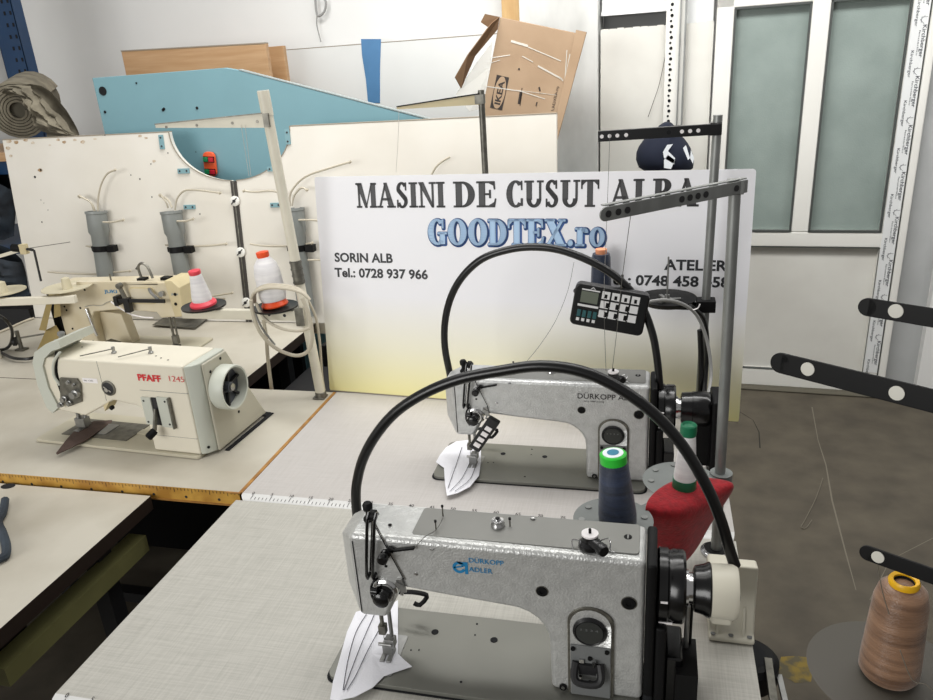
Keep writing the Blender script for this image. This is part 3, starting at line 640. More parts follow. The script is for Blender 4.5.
def ticks(mb, x0, x1, y, z, step=.01, L=.008, u=(1,0,0), v=(0,1,0), n=(0,0,1), nums=True, d=1):
    u, v, n = Vector(u), Vector(v), Vector(n); k = 0; o = Vector((0,y,z))+n*.0004; x = x0
    while x < x1:
        l_ = L*(1.8 if k % 5 == 0 else 1); mb.add([o+u*(x-.0007), o+u*(x+.0007), o+u*(x+.0007)+v*l_, o+u*(x-.0007)+v*l_], [(0,1,2,3)])
        if nums and k % 5 == 0: sans(mb, str(k), o+u*(x-.005)+v*(L*2.1), u, v, None, .009, .01, lift=0)
        x += step; k += 1
def table(name, label, x0, x1, y0, y1, z, top, edge, nose, legs=True):
    t = thing(name, label, 'sewing table', ((x0+x1)/2, (y0+y1)/2, 0)); pp = P(t)
    mb = MB(); slab(mb, x0, x1, y0, y1, z, .038, top, edge, nose); pp('tabletop', mb)
    for x in (x0+.09, x1-.09):
        for y in (y0+.12, y1-.12):
            mb = MB().use('dark_steel').box(x-.022, x+.022, y-.022, y+.022, .02, z-.0385); mb.use('black_matt').cyl((x,y,0), (x,y,.02), .025, n=12); pp('leg', mb)
        mb = MB().use('dark_steel').box(x-.02, x+.02, y0+.142, y1-.142, .10, .14); pp('foot_rail', mb)
    mb = MB().use('dark_steel').box(x0+.112, x1-.112, (y0+y1)/2-.02, (y0+y1)/2+.02, .102, .138); pp('stretcher', mb)
    return t, pp
TZ = .75
t, pp = table('sewing_table', 'grey woven-pattern sewing table in front, carrying the nearest silver sewing machine', -.957, .183, .742, 1.372, TZ, 'laminate', 'edge_white', .03)
mb = MB().use('ink'); ticks(mb, -.93, .1, .752, TZ-.0024, step=.01, L=.007, v=(0,1,.2)); pp('ruler_marking', mb)
mb = MB().use('black_matt').box(-.40, -.10, .82, 1.14, .44, .69); pp('added_black_box', mb, bevel=.01)  # black box added under the top to darken the gap
mb = MB().use('black_matt').box(-.95, .15, 1.335, 1.36, .12, .71); pp('added_shade_panel', mb)  # black panel added to block light below the front table
t, pp = table('sewing_table', 'plain grey sewing table in the middle, carrying the silver machine in front of the banner', -.957, .183, 1.374, 2.0, TZ, 'laminate_rear', 'edge_white', .03)
mb = MB().use('ink'); ticks(mb, -.925, .1, 1.383, TZ-.0024, step=.01, L=.008, v=(0,1,.2)); pp('ruler_marking', mb)
mb = MB().use('black_matt').box(-.95, .15, 1.96, 1.985, .12, .71); pp('added_shade_panel', mb)  # added black panel, keeps the space under the middle table dark
t, pp = table('sewing_table', 'cream-topped sewing table with a yellow ruler edge under the cream machine with red lettering', -2.55, -.962, 1.405, 1.998, TZ, 'laminate_beige', 'ruler_yellow', 0)
mb = MB().use('ink'); ticks(mb, -2.1, -.97, 1.4045, TZ-.001, step=.01, L=.007, v=(0,0,-1), n=(0,-1,0), nums=False)
for k in range(12): mb.disc((-2.05+k*.093, 1.405, TZ-.026), .004, (0,-1,0), .0006, 8)
pp('ruler_marking', mb)
mb = MB().use('edge_wood').box(-.968, -.9585, 1.405, 1.998, TZ-.038, TZ+.0006); mb.box(-2.55, -.96, 1.402, 1.4045, TZ-.04, TZ-.036); mb.box(-1.0,-.9625,1.4,1.4048,TZ-.002,TZ+.0006); pp('wood_edge', mb)
mb = MB().use('black_matt').box(-2.4, -1.1, 1.95, 1.97, .12, .71); pp('added_shade_panel', mb)  # added occluder panel, darkens the underside of this table
t, pp = table('sewing_table', 'worn cream sewing table in the nearest left corner with a dark brown edge', -2.55, -1.213, .35, 1.392, .727, 'laminate_beige', 'edge_brown', 0)
mb = MB().use('olive_steel').obox((-1.262, 1.14, .60), Matrix.Identity(3), .05, .46, .045); pp('cross_rail', mb)
mb = MB().use('hole_dark').flat(circ(0, 0, .020, .014), at(8,486,2,.7273)-Vector((0,0,0)), (1,0,0), (0,1,0)); pp('cable_hole', mb)
mb = MB().use('black_matt').box(-1.9, -1.5, .8, 1.2, .40, .66); pp('added_black_box', mb, bevel=.01)  # second added black box, deepens the dark under the left table
t, pp = table('sewing_table', 'cream sewing table at the back against the cream boards', -2.7, -1.318, 2.002, 2.635, TZ, 'laminate_beige', 'edge_brown', 0)
mb = MB().use('black_matt').box(-2.5, -1.38, 2.60, 2.63, .12, .71); pp('added_shade_panel', mb)  # added black panel that shades the space below the back table
# dark steel cabinet behind the middle table, in the dark gap between the tables
mb = MB().use('dark_steel').box(-1.30, -.55, 2.15, 2.60, .0, .62); t = mb.build('control_cabinet', loc=(-.9, 2.4, 0), bevel=.008); tag(t, 'black steel box down in the dark gap between the back table and the banner', 'cabinet')

# tool on the near left table
t = thing('hand_tool', 'dark curved tool lying at the left edge of the near left table', 'tool', at(3,530,2,.729)); pp = P(t)
mb = MB().use('dark_fabric').tube([at(x, y, 2, .738) for x, y in ((5,500),(3,512),(-2,522),(2,532),(6,545),(5,556),(-6,560))], .010, 8); pp('handle', mb)

# ================================================================== SILVER SEWING MACHINES
OY = .97; FY = .915-OY                                       # front face of the arm, local y
def L(px, py, y=FY): p_ = at(px, py, 1, OY+y); return Vector((p_.x, y, p_.z-TZ))
def silver_machine(second=False):
    name = 'sewing_machine'
    skin = 'hammered_speckled' if second else 'hammered_silver'
    if not second: t = thing(name, 'nearest silver flatbed sewing machine with blue logo lettering, on the front table', 'sewing machine', (0, OY, TZ), 0, 'silver flatbed sewing machines')
    else: t = thing(name, 'farther silver flatbed sewing machine with dark lettering, in front of the printed banner', 'sewing machine', (0, OY+.65, TZ), 0, 'silver flatbed sewing machines')
    B = lambda n_, mb, par=None, **k: mb.build(n_, par or t, **k)
    # bed set in the table
    mb = MB().use('hole_dark').prism(rrect(-.513, .004, -.097, .093, .02), (0,0,.0006), (1,0,0), (0,1,0), (0,0,.001))
    mb.use('bed_steel').prism(rrect(-.509, 0, -.093, .089, .018), (0,0,.0008), (1,0,0), (0,1,0), (0,0,.008)); bed = B('bed', mb, bevel=.0015)
    mb = MB().use('hole_dark')
    for px, py, r_ in ((435,632,.0065),(494,640,.0065),(461,682,.0022),(477,624,.002),(475,635,.0015),(403,648,.0015),(411,650,.0015),(419,650,.0015)):
        p_ = at(px, py, 2, TZ+.009)-Vector((0,OY,TZ)); mb.disc(p_, r_, (0,0,1), .0006, 14)
    B('bed_hole', mb, bed)
    mb = MB().use('steel').prism(rrect(-.455, -.400, -.075, .02, .004), (0,0,.0090), (1,0,0), (0,1,0), (0,0,.001)); B('needle_plate', mb)
    # arm and column: one casting
    cx_, cz_, rr = -.200, .100, .062
    fil = [(cx_+rr*math.cos(R(a)), cz_+rr*.98*math.sin(R(a))) for a in (0,15,30,45,60,75,90)]
    poly = [(-.452,.270), (.004,.268), (.004,.009), (-.137,.009), (-.138,cz_)] + fil[1:] + [(-.30,.169), (-.374,.176), (-.404,.111), (-.452,.111)]
    mb = MB().use(skin).prism(poly, (0, FY, 0), (1,0,0), (0,0,1), (0, .095, 0))
    arm = B('arm_casting', mb, bevel=.009, seg=4)
    # chamfered nose of the head
    yb = FY+.090
    A_ = [(-.450,.268),(-.450,.112)]; 
    vs = [(-.4505,FY+.003,.264),(-.4505,FY+.003,.114),(-.479,FY+.034,.248),(-.479,FY+.034,.150),(-.4505,yb,.264),(-.4505,yb,.114),(-.479,yb,.248),(-.479,yb,.150)]
    mb = MB().use(skin).add(vs, [(0,1,3,2),(2,3,7,6),(0,2,6,4),(1,5,7,3),(4,6,7,5),(0,4,5,1)]); B('face_cover', mb, bevel=.004)
    # face plate seam (diagonal groove)
    a1, b1 = L(374,524), L(404,579)
    mb = MB().use('hole_dark').bar(a1-Vector((0,.0004,0)), b1-Vector((0,.0004,0)), .0014, .0012, (1,0,0)); mb.bar((-.446,FY-.0004,.258), (-.446,FY-.0004,.12), .0012, .0012, (1,0,0))
    mb.use('chrome').bar(a1+Vector((.003,-.0006,0)), b1+Vector((.003,-.0006,0)), .0016, .0014, (1,0,0)); B('groove', mb)
    # flat top cover, the top's dim reflection put into its darker colour
    mb = MB().use('top_reflect_grey').prism(rrect(-.352, -.006, -.040, .034, .006), (0,0,.2685), (1,0,0), (0,1,0), (0,0,.0022)); top = B('top_cover', mb, bevel=.0008)
    def tp(px, py): p_ = at(px, py, 2, TZ+.2707); return Vector((p_.x, p_.y-OY, .2707))
    # things on the top cover
    mb = MB().use('chrome').lathe([(.011,0),(.011,.004),(.0095,.006),(.0095,.011),(.005,.0115),(.005,.014)], tp(498,526), Z, 20); mb.use('black_matt').disc(tp(498,526)+Vector((0,0,.014)), .0035, Z, .001, 10); B('oil_cap', mb)
    mb = MB().use('steel').lathe([(.004,0),(.004,.003),(.002,.004)], tp(533,519), Z, 12); mb.lathe([(.004,0),(.004,.002)], tp(432,549)-Vector((0,0,.0)), Z, 10) ; B('screw', mb)
    mb = MB().use('black_matt').disc(tp(628,537), .006, Z, .0008, 14); mb.use('steel').box(tp(628,537).x-.001, tp(628,537).x+.001, tp(628,537).y-.005, tp(628,537).y+.005, .2715, .2718); B('screw', mb)
    for px, py, h in ((443,516,.017),(436,529,.013),(510,526,.012)):
        p_ = tp(px, py); mb = MB().use('tarnished').cyl(p_, p_+Vector((0,0,h)), .0012, n=8); mb.use('black_matt').cyl(p_+Vector((0,0,h)), p_+Vector((0,0,h+.003)), .0022, n=8); B('thread_guide', mb)
    # bobbin winder
    p_ = tp(590, 546)
    mb = MB().use('black_plastic').lathe([(.017,0),(.017,.006),(.012,.010),(.012,.020)], p_, Z, 20); mb.tube([p_+Vector((.0,-.004,.012)), p_+Vector((.010,-.014,.013)), p_+Vector((.018,-.022,.012))], .0075, 10); mb.lathe([(.009,-.006),(.010,0),(.008,.006)], p_+Vector((.019,-.023,.012)), (.5,-.7,0), 12)
    w_ = B('bobbin_winder', mb)
    mb = MB().use('label_white').lathe([(.0125,0),(.0125,.003)], p_+Vector((0,0,.020)), Z, 20); mb.use('black_matt').cyl(p_+Vector((0,0,.023)), p_+Vector((0,0,.030)), .0022, n=8); B('winder_cap', mb, w_)
    mb = MB().use('chrome').tube([p_+Vector((.012,.004,.006)), p_+Vector((.026,.006,.012)), p_+Vector((.030,-.004,.008)), p_+Vector((.030,-.008,.001)), p_+Vector((.037,-.010,.001))], .0011, 6); mb.tube([p_+Vector((-.014,.0,.008)), p_+Vector((-.026,-.003,.010)), p_+Vector((-.024,-.012,.002))], .0012, 6); B('winder_spring', mb, w_)
    # take-up lever guard
    g0, g1 = L(371,519,FY-.010), L(369,576,FY-.010)
    mb = MB().use('black_gloss'); q_ = Vector((.006,0,0)); mb.tube([g0-q_+Vector((0,.014,0)), g0-q_, g1-q_-Vector((-.002,0,0)), g1+Vector((-.002,.012,0))], .0026, 8, sm=3); mb.tube([g0+q_+Vector((0,.014,0)), g0+q_, g1+q_, g1+Vector((.008,.012,0))], .0026, 8, sm=3)
    mb.use('chrome').bar(g0+Vector((0,.008,-.004)), g1+Vector((.001,.008,.004)), .005, .002, (1,0,0)); B('takeup_guard', mb)
    mb = MB().use('black_matt'); q_ = tp(368,512); q_.x = -.432; q_.y = -.012; q_.z = .268; mb.lathe([(.009,0),(.009,.006),(.006,.009),(.0045,.012),(.0045,.020),(.0075,.021),(.0085,.030),(.006,.034)], q_, Z, 16); mb.lathe([(.009,-.004),(.009,.004)], g0+Vector((0,.010,.0)), (1,0,0), 14); B('pressure_knob', mb)
    # tension discs
    def knob(px, py, prof, m_, y=FY): return MB().use(m_).lathe(prof, L(px, py, y), (0,-1,0), 22)
    mb = knob(386, 590, [(.021,0),(.021,.003),(.017,.005),(.017,.010)], 'chrome'); tn = B('tension_disc', mb)
    mb = knob(385, 592, [(.0125,.010),(.0135,.012),(.0135,.022),(.010,.025),(.004,.026)], 'black_gloss'); B('tension_knob', mb, tn)
    mb = MB().use('black_gloss').lathe([(.006,-.006),(.006,.004)], L(374,591,FY-.018), (-1,0,0), 12); mb.tube([L(378,578,FY-.004), L(372,584,FY-.01), L(372,596,FY-.012), L(378,604,FY-.008)], .0022, 6); B('check_spring', mb, tn)
    mb = knob(386, 553, [(.008,0),(.008,.004),(.0055,.005),(.0085,.012),(.0085,.020),(.006,.022)], 'black_gloss'); pt_ = B('pretension_knob', mb)
    mb = MB().use('black_matt').bar(L(389,551,FY-.006), L(414,548,FY-.006), .003, .006); mb.bar(L(388,548,FY-.006), L(394,551,FY-.006), .006, .006); B('lever_arm', mb, pt_)
    mb = MB().use('steel').bar(L(399,579,FY-.003), L(404,592,FY-.003), .010, .004, (1,0,0)); mb.bar(L(396,582,FY-.004), L(403,586,FY-.004), .006, .006); B('guide_plate', mb)
    mb = MB().use('chrome')
    for px, py in ((402,594),(416,574)): mb.lathe([(.0032,0),(.0032,.0015),(.0015,.002)], L(px, py, FY), (0,-1,0), 10)
    mb.use('black_matt').lathe([(.0025,0),(.0025,.001)], L(386,566,FY), (0,-1,0), 10); mb.lathe([(.003,0),(.003,.001)], tp(390,525), Z, 10); B('screw', mb)
    # needle bar, presser foot
    nb = L(381, 614, -.03); nb.z = .118
    mb = MB().use('tarnished').cyl(nb, (nb.x, nb.y, .066), .0035, n=10); mb.box(nb.x-.006, nb.x+.006, nb.y-.006, nb.y+.006, .058, .075); mb.use('chrome').cyl((nb.x,nb.y,.06), (nb.x,nb.y,.012), .0008, n=6); B('needle_bar', mb)
    mb = MB().use('steel').cyl((nb.x+.012,nb.y+.006,.118), (nb.x+.012,nb.y+.006,.040), .0035, n=10); mb.box(nb.x+.002, nb.x+.019, nb.y-.007, nb.y+.009, .032, .048); mb.box(nb.x-.005, nb.x+.003, nb.y-.020, nb.y+.012, .0125, .016); mb.box(nb.x+.007, nb.x+.015, nb.y-.020, nb.y+.012, .0125, .016); mb.box(nb.x-.004, nb.x+.014, nb.y-.004, nb.y+.012, .014, .036); mb.cyl((nb.x-.008,nb.y-.008,.040), (nb.x+.016,nb.y-.008,.040), .003, n=8); B('presser_foot', mb, bevel=.0006)
    # presser lifter behind the head
    lf = [at(x, y, 1, 1.035)-Vector((0,OY,TZ)) for x, y in ((398,592),(412,592),(424,594),(427,597),(420,605),(414,603))]; mb = MB().use('black_matt').tube(lf, .0042, 8, sm=2); B('presser_lifter', mb)
    # bolts on the face
    for px, py, r_ in ((542,591,.0085),(629,603,.0105)):
        mb = MB().use('tarnished').lathe([(r_*1.12,0),(r_*1.12,.0012)], L(px, py, FY), (0,-1,0), 20); mb.use('black_matt').lathe([(r_,.0012),(r_*.9,.003),(r_*.4,.003),(r_*.35,.0015)], L(px, py, FY), (0,-1,0), 20); B('bolt', mb)
    # stitch regulator: arched recess, dial, reverse lever
    c_ = L(590, 629); xl, xr = c_.x-.034, c_.x+.036; zt = c_.z+.012
    arch = [(xr, .012), (xr, zt)] + [(c_.x+.001+.035*math.cos(R(a)), zt+.030*math.sin(R(a))) for a in range(0,181,15)] + [(xl, zt), (xl, .012)]
    inner = [(c_.x+.001+(x-c_.x-.001)*.88, z_ if z_ < .02 else z_-.004) for x, z_ in arch]
    mb = MB().use('tarnished').prism(arch, (0,FY,0), (1,0,0), (0,0,1), (0,-.0035,0)); mb.use(skin).prism(inner, (0,FY-.0035,0), (1,0,0), (0,0,1), (0,-.001,0)); sp = B('regulator_plate', mb, bevel=.0006)
    mb = MB().use('black_plastic').lathe([(.0255,0),(.0255,.003),(.0225,.006),(.0205,.004)], c_+Vector((0,-.0045,0)), (0,-1,0), 32); mb.use('dial_face').lathe([(.0205,.004),(.0205,.005)], c_+Vector((0,-.0045,0)), (0,-1,0), 24)
    mb.use('grey_plastic'); sans(mb, '1 2 3 4', c_+Vector((-.013,-.0098,.004)), (1,0,0), Z, .026, .004); B('stitch_dial', mb, sp)
    q0 = L(588, 668, FY-.0045)
    mb = MB().use('grey_plastic').prism(rect(xl+.005, xr-.005, .012, c_.z-.028), (0,FY-.0045,0), (1,0,0), (0,0,1), (0,-.0025,0)); mb.use('cable_grey')
    B('lever_plate', mb, sp, bevel=.0006)
    mb = MB().use('dark_steel').tube([q0+Vector((-.018,-.004,.014)), q0+Vector((-.020,-.014,-.004)), q0+Vector((-.013,-.020,-.012)), q0+Vector((.013,-.020,-.012)), q0+Vector((.021,-.014,-.004)), q0+Vector((.018,-.004,.014))], .0062, 8, sm=3)
    mb.box(q0.x-.013, q0.x+.013, q0.y-.008, q0.y, q0.z-.006, q0.z+.012); mb.use('chrome').cyl(q0+Vector((.010,-.006,.010)), q0+Vector((.010,-.009,.022)), .0028, n=10); mb.cyl(q0+Vector((-.011,-.008,-.010)), q0+Vector((-.011,-.008,-.022)), .0026, n=10); mb.box(q0.x-.013, q0.x-.006, q0.y-.006, q0.y, q0.z+.013, q0.z+.020); B('reverse_lever', mb, sp)
    mb = MB().use('black_matt')
    for px, py in ((573,648),(607,652),(590,658),(590,682)): mb.lathe([(.0035,0),(.0035,.003)], L(px, py, FY-.007), (0,-1,0), 10)
    B('lever_screw', mb, sp)
    mb = MB().use('black_matt').disc((-.118,FY-.0002,.018), .006, (0,-1,0), .003, 14); mb.use('chrome').disc((-.118,FY-.003,.018), .003, (0,-1,0), .001, 10); B('screw', mb)
    # lettering
    if not second:
        mb = MB().use('logo_blue'); l0 = L(453,572); l0.y = FY-.0006; 
        for q in band(.0105, .010, .0105, .0105, .0048, .0048, 20, 340, 20): mb.flat(q, l0, (1,0,0), Z)
        mb.flat([(.002,.0075),(.017,.0115),(.017,.0142),(.002,.0105)], l0, (1,0,0), Z); mb.flat(rect(.0195,.0245,-.001,.021), l0, (1,0,0), Z); mb.flat([(.006,.0205),(.0195,.0205),(.0195,.0165),(.012,.0165)], l0, (1,0,0), Z)
        a_ = L(469,562); sans(mb, 'DÜRKOPP', Vector((a_.x,FY-.0006,a_.z)), (1,0,0), Z, .054, .0088, .006); a_ = L(469,571); sans(mb, 'ADLER', Vector((a_.x,FY-.0006,a_.z)), (1,0,0), Z, .037, .0088, .006); B('lettering', mb, fix=False)
    else:
        mb = MB().use('ink'); sans(mb, 'DÜRKOPP ADLER', Vector((-.156,FY-.0006,.2300)), (1,0,0), Z, .148, .0140, .004); sans(mb, 'since 1860 sewing', Vector((-.142,FY-.0006,.2215)), (1,0,0), Z, .045, .0045); B('lettering', mb, fix=False)
        # strip of push buttons hanging under the head
        a_, b_ = L(404,588,FY-.008), L(386,603,FY-.008)
        c0_, c1_ = Vector((-.355,FY-.012,.160)), Vector((-.398,FY-.012,.092)); d_ = (c1_-c0_).normalized(); sx_ = Vector((-d_.z,0,d_.x))
        mb = MB().use('black_plastic').bar(c0_-d_*.012, c1_+d_*.012, .030, .014, sx_); bs = B('button_strip', mb, bevel=.003)
        for k in range(4):
            mb = MB().use('label_white').bar(c0_+d_*(.012+k*.0185), c0_+d_*(.024+k*.0185), .016, .003, sx_)
            for i, v in enumerate(mb.v): mb.v[i] = v+Vector((0,-.0085,0))
            B('button', mb, bs, bevel=.001)
        mb = MB().use('tarnished').bar(Vector((-.398,FY-.004,.175)), Vector((-.378,FY-.006,.16)), .006, .004); B('bracket', mb, bs)
    # black end: guard, hand wheel, belt cover
    mb = MB().use('black_matt').box(.0048, .020, FY-.002, .046, .02, .264); mb.use('hole_dark').box(.0048,.020,FY,.04,-.0005,.02); B('end_guard', mb, bevel=.005)
    mb = MB().use('black_matt').box(.0205, .036, FY-.004, .040, .001, .155); mb.use('black_gloss').box(.036, .062, FY+.010, .03, .001, .09); B('belt_cover', mb, bevel=.004)
    hz = .190
    mb = MB().use('black_gloss').lathe([(.03,.0205),(.052,.021),(.056,.024),(.056,.036),(.0535,.038),(.0535,.041),(.055,.043),(.055,.058),(.051,.062),(.02,.0625)], (0,0,hz), (1,0,0), 40); wh = B('handwheel', mb)
    mb = MB().use('label_white').box(.026,.036,-.0565,-.0545,hz+.010,hz+.0125); mb.box(.024,.044,-.0455,-.0435,hz-.036,hz-.033)
    B('wheel_mark', mb, wh)
    if not second:
        mb = MB().use('steel').cyl((.068,.0,.155), (.068,.0,.02), .004, n=10); mb.use('black_matt').cyl((.074,.01,.155), (.074,.01,.02), .003, n=8); mb.use('black_matt').box(.052, .084, -.06, .02, .001, .075); B('knee_switch', mb)
    return t
m1 = silver_machine(False); m2 = silver_machine(True); m2.scale = (1, 1, .945)

# motor units mounted at the hand wheels
def motor(second=False):
    oy = OY + (.65 if second else 0); ax_ = Vector((0, oy, TZ+(.178 if second else .188)))
    if not second: t = thing('drive_motor', 'cream motor housing on a bracket at the right end of the nearest silver machine', 'motor', (.15, oy+.10, TZ))
    else: t = thing('drive_motor', 'black motor housing at the right end of the farther silver machine', 'motor', (.15, oy+.10, TZ))
    pp = P(t); shell = 'black_gloss' if second else 'beige_plastic'
    mb = MB().use('chrome').lathe([(.027,.0627),(.027,.067),(.023,.067),(.023,.073)], ax_, (1,0,0), 24); pp('shaft_collar', mb)
    mb = MB().use('black_gloss').lathe([(.028,.0735),(.034,.076),(.037,.088),(.041,.0955),(.041,.0975)] if not second else [(.030,.0735),(.036,.075),(.038,.098)], ax_, (1,0,0), 32); pp('coupling_cone', mb)
    mb = MB().use(shell).lathe([(.036,.098),(.0395,.099),(.0405,.130),(.037,.137),(.008,.138)], ax_, (1,0,0), 36); mb.use('black_matt').disc(ax_+Vector((.138,-.01,.0)), .006, (1,0,0), .002, 12); pp('drum', mb)
    if not second:
        # bracket standing behind the drum, with two ribs and a screwed foot
        y0 = 1.072; x0, x1 = .112, .186
        mb = MB().use(shell)
        pr = [(y0, TZ+.001), (y0, TZ+.010), (y0+.012, TZ+.014), (y0+.022, TZ+.05), (y0+.030, TZ+.138), (y0+.060, TZ+.132), (y0+.080, TZ+.012), (y0+.11, TZ+.010), (y0+.11, TZ+.001)]
        mb.prism(pr, (x0, 0, 0), (0,1,0), (0,0,1), (x1-x0, 0, 0)); pp('bracket', mb, bevel=.004, seg=3)
        mb = MB().use(shell).box(.104, .138, oy+.02, y0+.045, TZ+.105, TZ+.15); pp('neck', mb, bevel=.006)
        for x in (.126, .168): mb = MB().use(shell).prism([(y0+.006, TZ+.012), (y0+.0215, TZ+.062), (y0+.023, TZ+.012)], (x-.002, 0, 0), (0,1,0), (0,0,1), (.004,0,0)); pp('rib', mb)
        for x in (.119, .148, .178): mb = MB().use('grey_plastic').disc((x, y0+.007, TZ+.0128), .0042, Z, .001, 12); pp('screw', mb)
    else:
        mb = MB().use('black_matt').box(.100, .166, oy-.02, oy+.05, TZ+.04, TZ+.20); mb.box(.140, .172, oy-.045, oy+.05, TZ+.001, TZ+.215); pp('bracket', mb, bevel=.005)
    return t
motor(False); motor(True)

# cable hoses
def hose(label, pts, loc_i=0):
    mb = MB().use('rubber_hose').tube(pts, .0088, 12, sm=5); t = mb.build('cable_hose', loc=pts[loc_i]); tag(t, label, 'hose', 'black arched cable hoses'); return t
H1 = [(358,522),(356,500),(357,482),(363,459),(376,435),(396,412),(425,393),(460,379),(500,371),(540,366),(580,371),(617,387),(652,412),(682,445),(706,485),(720,518),(729,548),(735,566)]
n = len(H1); hose('nearest black hose arching over the front silver machine to its cream motor', [at(x, y, 1, 1.045-.045*i/(n-1)) for i, (x, y) in enumerate(H1)])
H2 = [(452,392),(450,375),(445,348),(445,322),(451,297),(463,276),(482,259),(507,250),(532,247),(560,250),(592,262),(620,280),(641,305),(652,332),(657,358),(660,388)]
n = len(H2); hose('farther black hose arching in front of the printed banner behind the button panel', [at(x, y, 1, 1.685-.075*i/(n-1)) for i, (x, y) in enumerate(H2)])

# ================================================================== CREAM MACHINE (front-left table)
PA = R(-3.7); PO = Vector((-1.16, 1.55, .75)); PU = Vector((math.cos(PA), math.sin(PA), 0)); PV = Vector((-math.sin(PA), math.cos(PA), 0))
def pl_(px, py, v=0): p_ = atp(px, py, PO+PV*v, PV)-PO; return Vector((p_.dot(PU), v, p_.z))
def pz_(px, py, z): p_ = at(px, py, 2, PO.z+z)-PO; return Vector((p_.dot(PU), p_.dot(PV), z))
t = thing('sewing_machine', 'cream sewing machine with red lettering and a grey-rimmed hand wheel, on the yellow-edged table', 'sewing machine', PO, PA)
B = lambda n_, mb, par=None, **k: mb.build(n_, par or t, **k)
mb = MB().use('bed_pale').prism(rrect(-.56, .0, -.010, .175, .01), (0,0,.0008), (1,0,0), (0,1,0), (0,0,.009)); bed = B('bed', mb, bevel=.002)
mb = MB().use('tarnished').box(-.50, -.27, .03, .13, .0098, .012); mb.use('steel').box(-.43, -.36, .05, .11, .012, .0135); mb.use('bed_pale').box(-.27,-.16,.075,.10,.0098,.0125); B('slide_plate', mb, bed)
poly = [(-.455,.268), (-.478,.235), (-.478,.112), (-.36,.096), (-.275,.138), (-.250,.152), (-.172,.142), (-.150,.122), (-.150,.010), (0,.010), (0,.268)]
mb = MB().use('cream_paint').prism(poly, (0,0,0), (1,0,0), (0,0,1), (0,.138,0)); body = B('body', mb, bevel=.006, seg=3)
mb = MB().use('grey_plastic').box(-.151,.0006,-.0008,.001,.190-.0,.1908) ; mb.box(-.15,.0,-.0006,.001,.058,.0586); mb.box(-.272,-.2712,-.0006,.001,.15,.265); B('seam', mb, body)
mb = MB().use('grey_green').prism([(.0008,.0), (.018,.010), (.030,.030), (.030,.14), (.0008,.14)], (0,0,.010), (1,0,0), (0,1,0), (0,0,.256)); B('end_cover', mb, bevel=.004)
mb = MB().use('grey_green_side').prism([(.032,.010), (.27,.010), (.235,.07), (.165,.20), (.135,.262), (.032,.262)], (.0305,0,0), (0,1,0), (0,0,1), (.008,0,0)); mb.prism([(.14,.010), (.262,.010), (.228,.07), (.160,.19), (.14,.22)], (-.10,0,0), (0,1,0), (0,0,1), (.131,0,0)); B('side_cover', mb, bevel=.004)
mb = MB().use('hole_dark').box(-.12, .042, .26, .285, .0006, .004); mb.box(.039, .052, .05, .285, .0006, .003); B('table_cutout', mb)
mb = MB().use('black_matt')
for v_, z_ in ((.055,.232),(.105,.250),(.14,.075)): mb.disc((.0386, v_, z_), .0042, (1,0,0), .001, 10)
mb.disc((.02,-.0005+.012,.03), .004, (.5,-1,0), .002, 10); B('screw', mb)
hc = Vector((.0385, .088, .176))
mb = MB().use('grey_green').lathe([(.030,.0),(.058,.001),(.061,.005),(.061,.041),(.059,.044),(.0545,.043),(.053,.015)], hc, (1,0,0), 40, cap=False); wh = B('handwheel', mb)
mb = MB().use('wheel_dark').lathe([(.053,.015),(.03,.010),(.014,.012),(.014,.030),(.006,.032),(.0,.032)], hc, (1,0,0), 32, cap=False); B('wheel_dish', mb, wh)
mb = MB().use('dark_steel')
for k in range(6): a = k*math.pi/3+.3; mb.bar(hc+Vector((.018, .016*math.cos(a), .016*math.sin(a))), hc+Vector((.020, .052*math.cos(a), .052*math.sin(a))), .010, .006, (1,0,0))
mb.use('steel').lathe([(.010,.030),(.010,.036),(.004,.037)], hc, (1,0,0), 16); B('wheel_spoke', mb, wh)
# head: grey-green arch, tension plate, rosette
pts = [pl_(62,347,-.006), pl_(50,350,-.010), pl_(43,358,-.012), pl_(42,374,-.012), pl_(47,390,-.012), pl_(58,400,-.010)]
q = [pl_(*p_, -.004) for p_ in ((59,340),(46,344),(35,352),(33,362),(38,385),(47,407),(53,413),(59,407),(49,388),(43,366),(45,358),(52,351),(61,348))]; mb = MB().use('grey_green').prism([(p_.x, p_.z) for p_ in q], (0,-.006,0), (1,0,0), Z, (0,.125,0)); mb.tube([pl_(60,352,-.004), pl_(54,362,-.006), pl_(54,375,-.006), pl_(60,385,-.004)], .004, 8); B('thread_guard', mb)
mb = MB().use('black_matt').tube([pl_(57,352,-.001), pl_(56,372,-.001), pl_(62,392,-.001)], .005, 8); B('takeup_slot', mb)
q = [pl_(*p_, 0) for p_ in ((61,377),(78,378),(82,384),(83,401),(70,406),(62,398))]
mb = MB().use('tarnished').prism([(p_.x, p_.z) for p_ in q], (0,-.0005,0), (1,0,0), (0,0,1), (0,-.006,0)); tp_ = B('tension_plate', mb, bevel=.001)
for x, y, r_, h in ((77,393,.012,.020),(69,382,.006,.008),(66,398,.009,.016),(75,384,.004,.01),(62,404,.008,.012),(71,402,.007,.014)):
    mb = MB().use('steel').lathe([(r_,0),(r_,h*.5),(r_*.6,h*.6),(r_*.8,h)], pl_(x, y, -.006), (0,-1,0), 16); B('tension_knob', mb, tp_)
c_ = pl_(109, 388, 0)
mb = MB().use('tarnished').lathe([(.022,0),(.022,.003),(.018,.004)], c_, (0,-1,0), 24); mb.use('dark_steel').lathe([(.018,.004),(.014,.0045)], c_, (0,-1,0), 20); mb.use('chrome').lathe([(.006,.004),(.006,.009)], c_+Vector((-.003,0,-.003)), (0,-1,0), 12); mb.bar(c_+Vector((-.012,-.006,.006)), c_+Vector((.010,-.006,-.008)), .004, .003); B('dial_rosette', mb)
